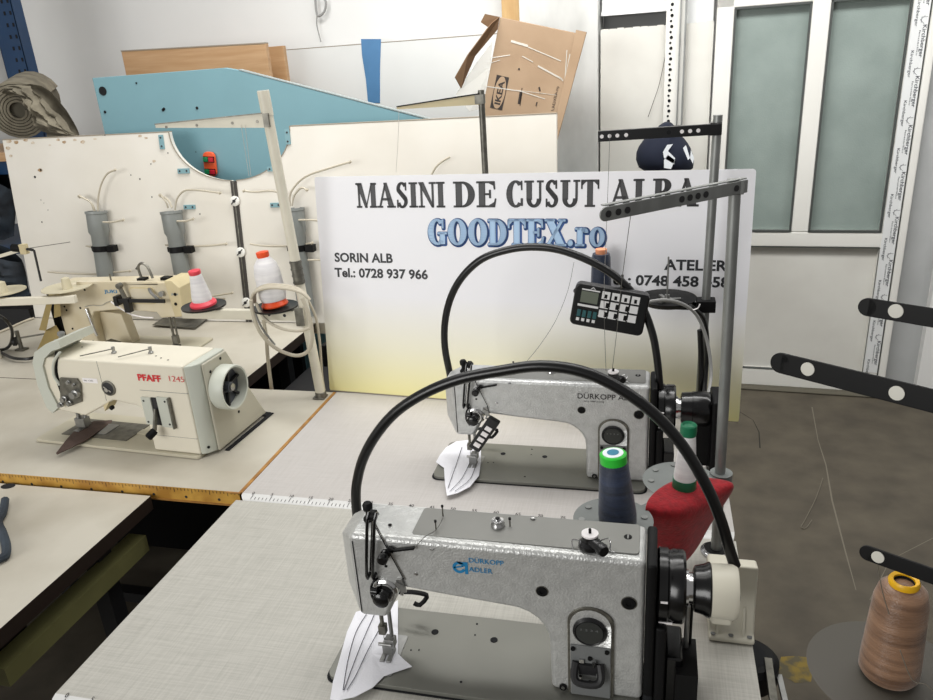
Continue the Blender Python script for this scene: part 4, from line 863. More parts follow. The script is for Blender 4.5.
mb = MB().use('label_white').flat([(-.335,.214),(-.285,.214),(-.285,.200),(-.335,.200)], (0,-.0008,0), (1,0,0), Z); mb.use('grey_plastic'); sans(mb, 'No. 1245', Vector((-.330,-.0009,.2045)), (1,0,0), Z, .03, .005); B('sticker', mb, body, fix=False)
a_, b_ = pl_(138,377), pl_(161,378)
mb = MB().use('red_print'); sans(mb, 'PFAFF', Vector((a_.x,-.0012,.2195)), (1,0,0), Z, b_.x-a_.x, .0185, .035); sans(mb, '1245', Vector((-.048,-.0012,.2235)), (1,0,0), Z, .046, .0165, -.01); B('lettering', mb, body, fix=False)
# stitch lever plate
x0, x1 = -.150, -.064
mb = MB().use('grey_green').box(x0, x0+.030, -.006, -.0006, .092, .172); mb.box(x0+.050, x1, -.006, -.0006, .088, .176); mb.use('dark_steel').box(x0+.030, x0+.050, -.002, -.0004, .09, .172); mb.use('tarnished').box(x1, x1+.006, -.010, -.0004, .086, .176); lp = B('lever_plate', mb, bevel=.001)
a_ = Vector((x0+.040, -.004, .14))
mb = MB().use('tarnished').bar(a_, a_+Vector((-.002,-.02,-.055)), .010, .006); mb.use('black_matt').lathe([(.009,0),(.0105,.004),(.0105,.024),(.007,.027)], a_+Vector((-.002,-.018,-.055)), (-.35,-.7,-.45), 14); B('stitch_lever', mb, lp)
mb = MB().use('dark_steel')
for x, z_ in ((x0+.008,.162),(x0+.008,.10),(x1-.010,.165),(x1-.010,.098)): mb.disc((x,-.006,z_), .003, (0,-1,0), .001, 8)
B('screw', mb, lp)
# top fittings
for (xa, ya, xb, yb) in ((80,356,112,349),(118,357,149,349)):
    a_, b_ = pz_(xa, ya, .275), pz_(xb, yb, .282); mb = MB().use('tarnished').tube([a_, a_.lerp(b_, .9), b_], .0016, 6, sm=2); mb.use('steel').lathe([(.007,0),(.007,.004),(.004,.006),(.005,.018)], Vector((b_.x, b_.y+.004, .2685)), Z, 12); B('thread_guide', mb)
mb = MB().use('black_matt')
for x, y in ((156,356),(161,358),(168,360),(82,347)): p_ = pz_(x, y, .2685); mb.disc(p_, .0025, Z, .0006, 8)
B('oil_hole', mb)
a_ = pz_(62, 342, .272); mb = MB().use('steel').lathe([(.012,-.006),(.012,.006),(.007,.008),(.007,.018),(.010,.020),(.010,.028)], (a_.x, min(max(a_.y,.02),.12), .274), (.2,0,1), 16); mb.tube([Vector((a_.x+.01, .06, .275)), Vector((a_.x+.028, .055, .296)), Vector((a_.x+.040, .05, .288))], .003, 6); B('pressure_screw', mb)
nb = pz_(80, 432, .012); nb = Vector((nb.x, .07, 0))
mb = MB().use('steel').cyl((nb.x,.06,.105), (nb.x,.06,.04), .006, n=10); mb.cyl((nb.x+.018,.066,.11), (nb.x+.018,.066,.05), .005, n=10); mb.box(nb.x-.010, nb.x+.024, .050, .075, .028, .055); mb.box(nb.x-.006, nb.x+.012, .035, .075, .018, .024); B('presser_foot', mb, bevel=.001)
mb = MB().use('black_matt').lathe([(.006,0),(.006,.008)], pl_(113,407,-.002), (0,-1,0), 12); mb.use('khaki_cap').prism([(-.285,.134),(-.262,.148),(-.285,.118)], (0,-.002,0), (1,0,0), Z, (0,.04,0)); B('lifter_tab', mb)
# leather piece under its foot
mb = MB().use('leather'); up_ = [(56,453),(66,440),(76,429),(94,421),(112,420)]; lo_ = [(57,454),(72,447),(86,440),(99,431),(112,422)]
vs = [at(x, y, 2, .7665+.006*math.sin(k*.9)) for k, (x, y) in enumerate(up_)] + [at(x, y, 2, .764+.003*math.sin(k*.9)) for k, (x, y) in enumerate(lo_)]
mb.add(vs, [(i, i+5, i+6, i+1) for i in range(4)]); t2 = mb.build('leather_piece', loc=vs[0], solid=.0025, fix=False); tag(t2, 'brown leather offcut held under the presser foot of the cream machine with red lettering', 'leather')

# ================================================================== OLD CREAM MACHINE (back table)
JO = Vector((-1.95, 2.3, .75))
def jl(px, py, v=0): p_ = at(px, py, 1, JO.y+v)-JO; return p_
t = thing('sewing_machine', 'older yellowed cream sewing machine with small blue lettering, on the back table', 'sewing machine', JO)
mb = MB().use('bed_pale').prism(rrect(-.26, .30, -.06, .13, .012), (0,0,.0008), (1,0,0), (0,1,0), (0,0,.008)); bed = B('bed', mb, bevel=.002)
q = [at(x, y, 2, .760)-JO for x, y in ((152,325),(163,318),(208,318),(195,328))]
mb = MB().use('tarnished').add([Vector((p_.x, p_.y, .0092)) for p_ in q] + [Vector((p_.x, p_.y, .0105)) for p_ in q], [(0,1,2,3),(7,6,5,4),(0,4,5,1),(1,5,6,2),(2,6,7,3),(3,7,4,0)]); B('slide_plate', mb, bed)
poly = [(-.262,.225), (-.245,.258), (.262,.270), (.285,.245), (.280,.138), (.182,.130), (.168,.152), (.01,.160), (-.105,.150), (-.118,.130), (-.120,.0095), (-.262,.0095)]
mb = MB().use('cream_old').prism(poly, (0,0,0), (1,0,0), Z, (0,.10,0)); body = B('body', mb, bevel=.006, seg=3)
mb = MB().use('khaki_cap').prism([(.232,.276),(.262,.276),(.290,.250),(.286,.140),(.246,.136)], (0,-.005,0), (1,0,0), Z, (0,.11,0)); B('face_cover', mb, bevel=.003)
mb = MB().use('cream_old').box(-.15,.20,.0,.02,.2585,.268); mb.use('black_matt').box(.10,.13,.02,.05,.266,.276); mb.box(.20,.235,.02,.05,.27,.280); B('top_trim', mb)
mb = MB().use('logo_blue'); sans(mb, 'JUKI', Vector((-.036,-.0008,.226)), (1,0,0), Z, .056, .013, .02); sans(mb, 'JUKI', Vector((.252,-.0058,.222)), (1,0,0), Z, .026, .007); B('lettering', mb, body, fix=False)
mb = MB().use('black_plastic').box(.020,.235,-.030,-.022,.198,.212); mb.box(.060,.085,-.034,-.012,.160,.215); mb.box(.022,.038,-.034,-.001,.185,.222); rb = B('ruler_bar', mb, bevel=.002)
mb = MB().use('tarnished').bar((.056,-.026,.262), (.072,-.026,.205), .014, .008, (1,0,0)); mb.lathe([(.010,0),(.010,.02)], (.057,-.016,.262), (0,-1,0), 14); B('clamp_lever', mb, rb)
mb = MB().use('khaki_cap').prism(rrect(.075,.180,.185,.250,.012), (0,-.001,0), (1,0,0), Z, (0,-.003,0)); mb.use('cream_old').prism(rrect(.080,.175,.190,.245,.010), (0,-.0042,0), (1,0,0), Z, (0,-.001,0)); B('side_plate', mb, body)
mb = MB().use('black_matt')
for x, z_ in ((-.235,.235),(-.18,.237),(-.12,.237),(-.23,.17),(-.225,.155),(-.232,.03),(.13,.205),(.145,.21),(.262,.205),(-.14,.03),(-.16,.165),(-.22,.08)): mb.disc((x,-.0005,z_), .0042, (0,-1,0), .001, 8)
for x, z_ in ((.262,.188),(.268,.225)): mb.disc((x,-.0055,z_), .006, (0,-1,0), .002, 10)
B('screw', mb, body)
mb = MB().use('steel').tube([(.165,-.006,.245),(.178,-.018,.235),(.195,-.018,.215),(.205,-.012,.200)], .006, 8); mb.lathe([(.010,0),(.010,.012)], (.215,-.004,.228), (0,-1,0), 12); B('takeup_lever', mb)
mb = MB().use('chrome').tube([(-.13,-.006,.165),(-.118,-.010,.10),(-.112,-.006,.055)], .005, 8); mb.tube([(-.135,-.004,.172),(-.10,-.004,.178),(-.06,-.006,.178),(-.02,-.014,.195),(.01,-.02,.200)], .0016, 6); B('thread_guide', mb)
mb = MB().use('label_white').tube([(.0,-.02,.198),(.03,-.02,.175),(.07,-.018,.150),(.12,-.016,.138),(.16,-.014,.136)], .0028, 6); B('air_tube', mb)
mb = MB().use('tarnished').tube([(.115,.03,.27),(.110,.03,.315),(.128,.03,.332),(.150,.03,.318),(.162,.03,.275)], .0048, 8, sm=3); mb.tube([(.10,.03,.31),(.115,.03,.325)], .004, 6); mb.cyl((-.02,.03,.262), (-.02,.03,.292), .003, n=8); B('thread_tower', mb)
mb = MB().use('tarnished').cyl((.205,.02,.135), (.205,.02,.05), .005, n=10); mb.cyl((.218,.025,.135), (.218,.025,.045), .004, n=10); mb.box(.200,.222,.012,.03,.022,.055); mb.box(.198,.226,.0,.025,.012,.020); B('presser_foot', mb, bevel=.001)
mb = MB().use('cream_old').prism([(-.12,.009),(-.12,.14),(-.02,.13),(.0,.009)], (0,.04,0), (1,0,0), Z, (0,.05,0)); B('rear_column', mb, bevel=.003)
mb = MB().use('black_gloss').prism([(-.10,.002),(-.07,.040),(-.03,.055),(.01,.045),(.025,.002)], (0,-.06,0), (1,0,0), Z, (0,.03,0)); mb.use('steel').lathe([(.006,0),(.006,.003)], (-.03,-.06,.03), (0,-1,0), 10); mb.lathe([(.006,0),(.006,.003)], (-.01,-.06,.028), (0,-1,0), 10); B('bobbin_winder', mb, bevel=.003)
mb = MB().use('black_matt').box(-.30,-.264,-.0,.09,.03,.24); mb.lathe([(.052,-.295),(.055,-.290),(.055,-.266)], (0,.05,.15), (1,0,0), 24); B('end_guard', mb, bevel=.003)
mb = MB().use('khaki_guard')
A = lambda x, y, v: jl(x, y, v)
mb.add([A(50,290,-.06), A(55,291,-.06), A(46,331,-.06), A(39,330,-.06), A(50,290,-.03), A(55,291,-.03), A(46,331,-.03), A(39,330,-.03)], [(0,1,2,3),(7,6,5,4),(0,4,5,1),(1,5,6,2),(2,6,7,3),(3,7,4,0)])
mb.add([A(54,290,-.05), A(59,290,-.05), A(61,316,-.05), A(54,318,-.05), A(54,290,-.02), A(59,290,-.02), A(61,316,-.02), A(54,318,-.02)], [(0,1,2,3),(7,6,5,4),(0,4,5,1),(1,5,6,2),(2,6,7,3),(3,7,4,0)])
mb.add([A(46,330,-.045), A(56,325,-.02), A(68,345,-.02), A(37,350,-.045), A(46,330,-.0), A(56,325,-.0), A(68,345,-.0), A(37,350,-.0)], [(0,1,2,3),(7,6,5,4),(0,4,5,1),(1,5,6,2),(2,6,7,3),(3,7,4,0)])
B('belt_guard', mb)

# ================================================================== THREAD STANDS
# beige cone trays at the far left, on a white crossbar
t = thing('thread_tray', 'beige thread stand bar with two shallow discs at the far left of the back table', 'thread stand', (-2.42, 2.22, .75)); pp = P(t); zT = 1.0
c1, c2 = at(4, 294, 2, zT), at(68, 290, 2, zT)
mb = MB().use('cream_paint').bar(at(-30,303,2,.985), at(76,299,2,.985), .028, .02); pp('crossbar', mb, bevel=.002)
mb = MB().use('cream_paint').cyl((-2.42,2.17,.751), (-2.42,2.17,1.25), .012, n=14); pp('pole', mb)
for c_, r_ in ((c1, .078), (c2, .088)):
    mb = MB().use('disc_beige').lathe([(.03,0),(r_,.010),(r_,.013),(.03,.004),(.018,.006),(.014,.045),(.004,.05)], c_, Z, 32); d_ = pp('disc', mb)
o1 = at(41, 281, 1, c2.y); o2 = at(34, 250, 1, c2.y)
mb = MB().use('dark_steel').cyl(o1, o2, .004, n=8); mb.bar(o2+Vector((-.004,0,0)), o2+Vector((-.03,0,.004)), .008, .008); pp('spindle', mb)
e1, e2 = at(24,249,1,c2.y), at(-20,262,1,c2.y)
mb = MB().use('khaki_cap').box(e1.x-.012,e1.x+.012,e1.y-.01,e1.y+.01,e1.z-.018,e1.z+.018); mb.use('cream_paint').bar(e1, e2, .012, .008); mb.use('black_matt').lathe([(.013,0),(.015,.01),(.015,.035),(.01,.04)], e1+Vector((-.012,0,.002)), (-1,0,.1), 14); mb.use('tarnished').cyl(e1, at(70,242,1,c2.y), .0012, n=6); pp('guide_arm', mb)
mb = MB().use('rubber_hose').tube([at(x, y, 2, z) for x, y, z in ((-15,310,.95),(3,318,.93),(12,330,.86),(10,345,.77),(0,350,.765),(-20,346,.765))], .006, 8); tc_ = mb.build('cable', loc=mb.v[0]); tag(tc_, 'black cable looping down beside the beige discs at the far left', 'cable')
mb = MB().use('rubber_hose').tube([at(x, y, 2, z) for x, y, z in ((-10,346,.765),(10,357,.765),(26,359,.765),(36,357,.765))], .006, 8); tc_ = mb.build('cable', loc=mb.v[0]); tag(tc_, 'black cable lying on the table behind the cream machine with red lettering', 'cable')
# bits on the back table, far left
t = thing('bobbin_bracket', 'small metal bobbin bracket with a rod on the back table, left of the yellowed machine', 'bracket', at(22,350,2,.7505)); pp = P(t)
a_ = at(22,350,2,.7505)
mb = MB().use('tarnished').box(a_.x-.02,a_.x+.02,a_.y-.015,a_.y+.015,.7507,.757); mb.cyl((a_.x,a_.y,.757), (a_.x,a_.y,.83), .008, n=12); mb.bar((a_.x,a_.y,.80), (a_.x+.16,a_.y+.05,.815), .006, .006); mb.use('dark_steel').lathe([(.018,0),(.018,.01)], (a_.x-.008,a_.y-.008,.79), (-1,-.5,0), 14); pp('bracket', mb)
mb = MB().use('cable_beige').tube([at(x, y, 2, .756) for x, y in ((-10,335),(5,330),(22,322),(34,318))], .004, 6); t = mb.build('cable', loc=mb.v[0]); tag(t, 'grey cable lying across the back table at the far left edge', 'cable')

# tall cream pole with crossbar (left)
SY = 1.955
t = thing('thread_stand', 'tall cream thread stand leaning at the right end of the yellow-edged table', 'thread stand', (-.99, SY, .7506)); pp = P(t)
b0, b1 = Vector((-.990, SY, .7506)), at(263, 91, 1, SY)
mb = MB().use('pole_cream').cyl(b0, b1, .0150, n=18); mb.cyl(b1-(b1-b0)*.07, b1, .0165, .0165, n=18); mb.use('upvc').lathe([(.0155,0),(.0155,.002)], b1, b1-b0, 16); pp('pole', mb)
mb = MB().use('tarnished').box(-1.012,-.974,SY-.018,SY+.018,.7507,.756); mb.lathe([(.0175,0),(.0175,.018)], (-.990,SY,.753), Z, 18); pp('foot', mb, bevel=.002)
k_ = (b1-b0)
def onpole(py): 
    lo, hi = 0., 1.
    for _ in range(40):
        mid = (lo+hi)/2; w_ = b0+k_*mid-CAM; yy = 350-FPX*w_.dot(UP)/w_.dot(FW)
        if yy > py: lo = mid
        else: hi = mid
    return b0+k_*lo
q0 = onpole(119); q1 = at(158, 126, 1, SY)
mb = MB().use('pole_cream').add([q0+Vector((0,-.012,.016)), q0+Vector((0,-.012,-.022)), q1+Vector((0,-.012,-.004)), q1+Vector((0,-.012,.006)), q0+Vector((0,.012,.016)), q0+Vector((0,.012,-.022)), q1+Vector((0,.012,-.004)), q1+Vector((0,.012,.006))], [(0,1,2,3),(7,6,5,4),(0,4,5,1),(1,5,6,2),(2,6,7,3),(3,7,4,0)])
ar = pp('guide_arm', mb); mb = MB().use('tarnished').bar(q0+Vector((0,-.013,.017)), q1+Vector((0,-.013,.006)), .003, .004)
for f_ in (.08, .3, .62, .9): mb.disc(q0.lerp(q1, f_)+Vector((0,-.0125,-.004)), .004, (0,-1,0), .001, 8)
mb.box(q0.x-.006,q0.x+.010,q0.y-.020,q0.y-.012,q0.z-.02,q0.z+.016); pp('arm_edge', mb)
q0 = onpole(312); zA = q0.z
mb = MB().use('pole_cream').box(-1.40, q0.x+.004, SY-.035, SY-.016, zA-.016, zA+.014); ta = pp('tray_arm', mb, bevel=.002)
mb = MB().use('tarnished').box(q0.x-.012,q0.x+.012,SY-.043,SY-.036,zA-.03,zA+.025); mb.use('dark_steel').disc((q0.x-.05,SY-.035,zA), .005, (0,-1,0), .001, 8); mb.disc((q0.x-.10,SY-.035,zA+.002), .005, (0,-1,0), .001, 8); pp('clamp', mb)
sA, sB = at(211, 303, 2, zA+.018), at(283, 303, 2, zA+.018)
for c_ in (sA, sB):
    mb = MB().use('disc_dark').lathe([(.02,0),(.066,.004),(.067,.010),(.06,.008),(.02,.006)], Vector((c_.x, SY-.02 if c_ is sA else SY-.02, zA+.0145)), Z, 28); pp('disc', mb)
q = onpole(272); mb = MB().use('tarnished').cyl(q-k_.normalized()*.035, q+k_.normalized()*.035, .0168, n=16)
for k in range(4): mb.lathe([(.0185,-.002),(.0185,.002)], q+k_.normalized()*(k*.02-.03), k_, 16)
pp('joint_sleeve', mb)
# cones on the cream stand
def cone(name, label, base, prof, m_, parts, ax=(0,0,1), group=None, cat='thread cone'):
    t = thing(name, label, cat, base, 0, group); pp = P(t)
    mb = MB().use(m_).lathe(prof, base, ax, 32); pp('thread', mb)
    for n_, pr, mm_ in parts: mb = MB().use(mm_).lathe(pr, base, ax, 28); pp(n_, mb)
    return t
bA = Vector((sA.x, SY-.02, zA+.026)); tpA = at(194, 270, 1, SY-.03); 
ax_ = (tpA-bA).normalized()
cone('thread_cone', 'white thread cone with red core and base, tilted on the cream stand', bA, [(.030,.014),(.029,.03),(.017,.098)], 'white_thread', [('base', [(.040,0),(.040,.006),(.032,.014),(.029,.016)], 'core_red'), ('core_tip', [(.0165,.098),(.018,.102),(.018,.110),(.008,.113)], 'core_red')], ax_)
bB = Vector((sB.x, SY-.02, zA+.026))
cone('thread_cone', 'large white thread cone with bright orange core on the cream stand', bB, [(.036,.018),(.040,.03),(.038,.105),(.033,.128),(.018,.148)], 'white_thread', [('base', [(.038,0),(.040,.004),(.036,.012),(.033,.018)], 'core_orange_bright'), ('core_tip', [(.0165,.148),(.0185,.152),(.0185,.164),(.010,.166)], 'core_orange_bright')], Vector((-.09,0,1)))
# coil of cable hung over the stand arm
mb = MB().use('cable_beige'); yc = SY-.075
for k in range(3):
    r_ = [(251+k*2,303),(254+k,293-k),(268,288-k*1.5),(288,289-k*1.5),(302,293-k),(310,300)]
    mb.tube([at(x, y, 1, yc+k*.008) for x, y in r_], .0045, 8)
mb.tube([at(x, y, 1, yc-.01) for x, y in ((251,300),(253,314),(260,332),(274,347),(292,355),(304,354),(311,346),(312,330),(308,312),(302,298))], .0055, 8)
mb.tube([at(x, y, 1, yc) for x, y in ((256,303),(264,318),(280,328),(298,331),(310,328))], .0045, 8)
mb.use('cable_grey').tube([at(x, y, 1, yc+.012) for x, y in ((252,300),(254,310),(262,328),(275,345))], .0035, 6)
mb.use('cable_beige').tube([at(x, y, 1, SY+.03) for x, y in ((308,300),(316,318),(320,345),(322,375),(325,393))], .0042, 8)
t = mb.build('cable_coil', loc=at(280,320,1,yc)); tag(t, 'coil of beige cable hung round the orange-cored cone on the cream stand', 'cable')
mb = MB().use('cable_beige').tube([at(x, y, 1, 2.03) for x, y in ((262,312),(266,335),(268,360),(272,392))], .006, 8); t = mb.build('table_rod', loc=mb.v[-1]); tag(t, 'thin beige rod dropping behind the table edge under the cable coil', 'rod')
# white electric box half under the back table
mb = MB().use('upvc').box(-1.07,-.985,2.25,2.33,.64,.70); t = mb.build('junction_box', loc=(-1.03,2.29,.64), bevel=.006); tag(t, 'small white plug box in the dark gap just behind the cream pole', 'electrical box')
mb = MB().use('black_matt').box(-1.10,-1.06,2.22,2.26,.74,.82); mb.box(-1.05,-1.02,2.22,2.26,.73,.80); t = mb.build('pump_fitting', loc=(-1.08,2.24,.74), bevel=.003); tag(t, 'black metal fitting under the crossbar just left of the cream pole', 'fitting')

# thin steel pole behind the banner
t = thing('thread_stand', 'thin steel thread stand rising behind the banner, its arm pointing left', 'thread stand', (-.47, 2.10, 0)); pp = P(t)
p0, p1 = Vector((-.462, 2.10, 0)), at(481, 90, 1, 2.10)
mb = MB().use('tarnished').cyl(p0, p1, .009, n=12); pp('pole', mb)
q0, q1 = at(480, 99, 1, 2.10), at(398, 108, 1, 2.10)
mb = MB().use('khaki_cap').add([q0+Vector((0,-.011,.012)), q0+Vector((0,-.011,-.014)), q1+Vector((0,-.011,-.003)), q1+Vector((0,-.011,.003)), q0+Vector((0,.01,.012)), q0+Vector((0,.01,-.014)), q1+Vector((0,.01,-.003)), q1+Vector((0,.01,.003))], [(0,1,2,3),(7,6,5,4),(0,4,5,1),(1,5,6,2),(2,6,7,3),(3,7,4,0)]); mb.use('black_matt').bar(q0+Vector((0,-.0,.014)), q1+Vector((0,0,.004)), .003, .026); mb.use('tarnished').box(q0.x-.012,q0.x+.012,q0.y-.014,q0.y+.014,q0.z-.012,q0.z+.012); pp('guide_arm', mb)
mb = MB().use('tarnished').box(-.54,-.40,2.03,2.17,0,.01); pp('foot', mb)

def holes(pp, a, b_, ks, r_, m_, off, nrm, par=None):
    mb = MB().use(m_)
    for k in ks: mb.disc(a.lerp(b_, k)+off, r_, nrm, .0015, 14)
    return pp('hole', mb, par)
# front thread stand: galvanised pole, perforated arm, two discs
S1 = Vector((.141, 1.33, .7506))
t = thing('thread_stand', 'grey thread stand on the front table with a perforated steel arm and two discs', 'thread stand', S1); pp = P(t)
top = at(735.5, 179, 1, 1.33)
mb = MB().use('galvanised').cyl(S1, top, .0100, n=20); pp('pole', mb)
mb = MB().use('chrome').lathe([(.030,0),(.030,.003),(.024,.004),(.024,.007),(.016,.008)], S1, Z, 28); mb.use('black_matt').lathe([(.0225,.0072),(.017,.0085)], S1, Z, 20); pp('base_ring', mb)
zA = top.z-.012; tip = at(599, 213, 2, zA); a_ = Vector((top.x, S1.y, zA)); d_ = (tip-a_).normalized(); n_ = Vector((d_.y, -d_.x, 0)); n_ = n_ if n_.y < 0 else -n_
a2 = a_+n_*.013 - d_*.014
mb = MB().use('galvanised').bar(a2, tip+n_*.014, .021, .003); mb.lathe([(.0105,-.0015),(.0105,.0015)], tip+n_*.014, n_, 20); mb.bar(a2+Vector((0,0,.0125))-n_*.006, tip+n_*.014*0.6+Vector((0,0,.0125)), .002, .010); ar = pp('guide_arm', mb, bevel=.0006)
for f_ in (.06, .30, .36, .42, .48, .86, .92, .985):
    mb = MB().use('dark_steel').disc((a2+d_*.01).lerp(tip+n_*.014, f_)+n_*.0016, .0052, n_, .0012, 14); pp('arm_hole', mb)
mb = MB().use('galvanised').box(top.x-.012,top.x+.014,S1.y-.013,S1.y+.013,zA-.012,zA+.012); pp('clamp', mb, bevel=.002)
zD = .925; d1, d2 = at(613, 521, 2, zD), at(680, 482, 2, zD)
for c_ in (d1, d2):
    mb = MB().use('disc_grey').lathe([(.012,0),(.068,.001),(.070,.004),(.067,.005),(.012,.0035)], c_, Z, 40); dd = pp('disc', mb)
    mb = MB().use('galvanised')
    for k in range(8): a = k*math.pi/4+.2; p_ = c_+Vector((.055*math.cos(a), .055*math.sin(a), .0048)); mb.lathe([(.006,0),(.006,.002),(.004,.002)], p_, Z, 12)
    for i, v in enumerate(mb.v): mb.v[i] = v-pp.o
    mb.build('disc_rivet', dd)
    mb = MB().use('disc_grey').bar(Vector((S1.x,S1.y,zD-.006)), c_-Vector((0,0,.006)), .010, .022); pp('disc_arm', mb)
mb = MB().use('disc_grey').lathe([(.021,-.014),(.021,.012)], (S1.x,S1.y,zD-.004), Z, 18); pp('disc_clamp', mb)

zC = zD+.0055
nb_ = at(618, 523, 2, zC); nt_ = at(613, 453, 1, nb_.y); tb = (nt_-nb_).length
cone('thread_cone', 'navy blue thread cone with a bright green cap behind the nearest silver machine', nb_, [(.030,0),(.0325,.004),(.033,.02),(.0245,tb-.022),(.0225,tb-.016)], 'navy_thread', [('cap', [(.0228,tb-.018),(.0228,tb-.002),(.0205,tb)], 'cap_green'), ('cap_top', [(.0175,tb),(.0175,tb+.001),(.0001,tb+.0012)], 'cap_white'), ('cap_mark', [(.010,tb+.0013),(.010,tb+.0018)], 'cap_teal')], nt_-nb_)
wb_ = at(684, 488, 2, zC+.004); tw = at(689, 424, 1, wb_.y); ax_ = tw-wb_; hw = ax_.length
cone('thread_cone', 'slim white thread cone with dark green core standing on the red cloth', wb_, [(.0205,.022),(.0200,.03),(.0135,hw-.022)], 'white_thread', [('base', [(.021,0),(.022,.002),(.0215,.022)], 'core_green'), ('core_tip', [(.0140,hw-.022),(.0150,hw-.014),(.0145,hw-.002),(.0125,hw),(.009,hw-.004)], 'core_green')], ax_)
# red cloth over the second disc
rows = [[(647,501,.937),(660,487,.937),(684,477,.937),(708,478,.937),(733,482,.937)], [(645,508,.937),(662,502,.937),(684,496,.937),(707,494,.936),(734,487,.934)],
        [(646,516,.915),(664,515,.931),(685,514,.931),(705,510,.912),(728,497,.90)], [(648,530,.87),(664,531,.875),(682,530,.88),(699,523,.87),(719,510,.865)],
        [(651,546,.82),(665,549,.82),(679,549,.82),(692,541,.82),(708,526,.82)], [(654,564,.772),(666,568,.770),(677,567,.768),(687,560,.77),(698,546,.77)]]
mb = MB().use('red_cloth'); vs = [at(x, y, 2, z) for r_ in rows for x, y, z in r_]; mb.add(vs, [(j*5+i, j*5+i+1, j*5+i+6, j*5+i+5) for j in range(5) for i in range(4)], True)
t = mb.build('red_cloth', loc=at(690,500,2,.77), sub=3, fix=False); md = t.modifiers.new('s', 'SOLIDIFY'); md.thickness = .002; tag(t, 'red knitted cloth draped over a grey disc under the slim white cone', 'cloth')

# rear thread stand: pole, black perforated arm, black dish with spindle
S2 = Vector((.131, 1.875, .7506))
t = thing('thread_stand', 'rear thread stand on the middle table with a black perforated arm and black dish', 'thread stand', S2); pp = P(t)
top = at(718, 115, 1, 1.875); mb = MB().use('galvanised').cyl(S2, (top.x, S2.y, top.z), .0105, n=18); pp('pole', mb)
q0, q1 = at(722, 129, 1, 1.858), at(598, 134, 1, 1.858); q1.z = q0.z-.006
mb = MB().use('black_plastic').bar(q0, q1, .024, .003); mb.bar(q0+Vector((0,.006,.0115)), q1+Vector((0,.006,.0115)), .002, .012); mb.box(q0.x-.026,q0.x-.0,1.86,1.895,q0.z-.014,q0.z+.014); pp('guide_arm', mb, bevel=.0006)
for px_ in (602,610,618,627,683,691,699):
    f_ = (722-px_)/124; mb = MB().use('label_white').disc(q0.lerp(q1, f_)+Vector((0,-.0018,0)), .0046, (0,-1,0), .0008, 12); pp('arm_hole', mb)
mb = MB().use('hole_dark').disc(q0.lerp(q1, .42)+Vector((0,-.0018,0)), .005, (0,-1,0), .0008, 12); pp('arm_hole', mb)
zE = at(703, 302, 1, 1.875).z; e1, e2 = at(667, 301, 2, zE), at(601, 294, 2, zE)
for c_ in (e1, e2):
    mb = MB().use('black_matt').lathe([(.012,-.006),(.060,-.004),(.072,.008),(.073,.010),(.060,.002),(.012,.001)], c_, Z, 36); pp('dish', mb)
    mb = MB().use('black_matt').bar(Vector((S2.x,S2.y,zE-.012)), c_-Vector((0,0,.012)), .012, .026); pp('dish_arm', mb)
mb = MB().use('steel').cyl(e1, e1+Vector((0,0,.115)), .0022, n=8); mb.lathe([(.018,0),(.018,.004),(.007,.006),(.006,.016)], e1+Vector((0,0,.001)), Z, 20)
for k in range(3): a = k*2.09; mb.bar(e1+Vector((0,0,.004)), e1+Vector((.034*math.cos(a), .034*math.sin(a), .006)), .005, .010)
pp('spindle', mb); mb = MB().use('black_matt').box(S2.x-.02,S2.x+.026,S2.y-.022,S2.y+.02,zE-.022,zE+.008); pp('clamp', mb, bevel=.002)
eb = Vector((e2.x, e2.y, zE+.0015)); th = at(599, 249, 1, e2.y).z-eb.z
cone('thread_cone', 'navy thread spool with an orange core tip behind the grey button panel', eb, [(.026,0),(.0275,.004),(.0245,th-.022),(.022,th-.012)], 'rear_navy', [('core_tip', [(.014,th-.012),(.015,th-.006),(.015,th),(.008,th+.001)], 'core_orange')])
# cables from the panel down the rear pole
mb = MB().use('cable_grey').tube([at(x, y, 1, Y) for x, y, Y in ((648,302,1.70),(664,300,1.72),(680,303,1.76),(694,312,1.80),(703,328,1.82),(709,350,1.82),(711,375,1.80),(708,395,1.74),(706,402,1.70),(711,420,1.66),(718,436,1.64),(720,452,1.63))], .0042, 8)
mb.use('rubber_hose').tube([at(x, y, 1, Y) for x, y, Y in ((690,306,1.80),(703,318,1.83),(707,340,1.84),(706,370,1.84),(704,396,1.80))], .006, 8); mb.tube([at(x, y, 1, Y) for x, y, Y in ((700,330,1.84),(701,360,1.84),(700,396,1.82))], .007, 8)
mb.use('label_white').tube([at(x, y, 1, 1.79) for x, y in ((693,310),(698,308),(700,304))], .0016, 5)
t = mb.build('cable', loc=at(700,400,1,1.74)); tag(t, 'grey and black cables running from the button panel down the rear stand pole', 'cable')

# grey-black button panel
qy = 1.60; pc = at(609, 310, 1, qy)
t = thing('button_console', 'black button console with small display, tilted in front of the farther hose', 'control panel', pc); 
TL_, TR_, BL_ = at(577,285,1,qy), at(646,297,1,qy), at(571,325,1,qy)
ux = (TR_-TL_).normalized(); uz = Vector((-ux.z,0,ux.x)); w_ = .163; h_ = .098
M3 = Matrix((ux, Vector((0,1,0)), uz)).transposed(); ld = Vector((0,0,0))
pb = lambda n__, mb, par=None, **k: mb.build(n__, par or t, **k)
mb = MB().use('black_plastic').prism(rrect(-w_/2, w_/2, -h_/2, h_/2, .012), (0,0,0), ux, uz, (0,.026,0)); cas = pb('casing', mb, bevel=.004, seg=3)
G = lambda u0, u1, v0, v1, y0, y1, m_, mb: mb.use(m_).obox(ux*((u0+u1)/2)+uz*((v0+v1)/2)+Vector((0,(y0+y1)/2,0)), M3, u1-u0, y1-y0, v1-v0)
mb = MB(); G(-.066,-.028,.008,.034,-.0016,.0002,'lcd',mb); pb('display', mb, cas)
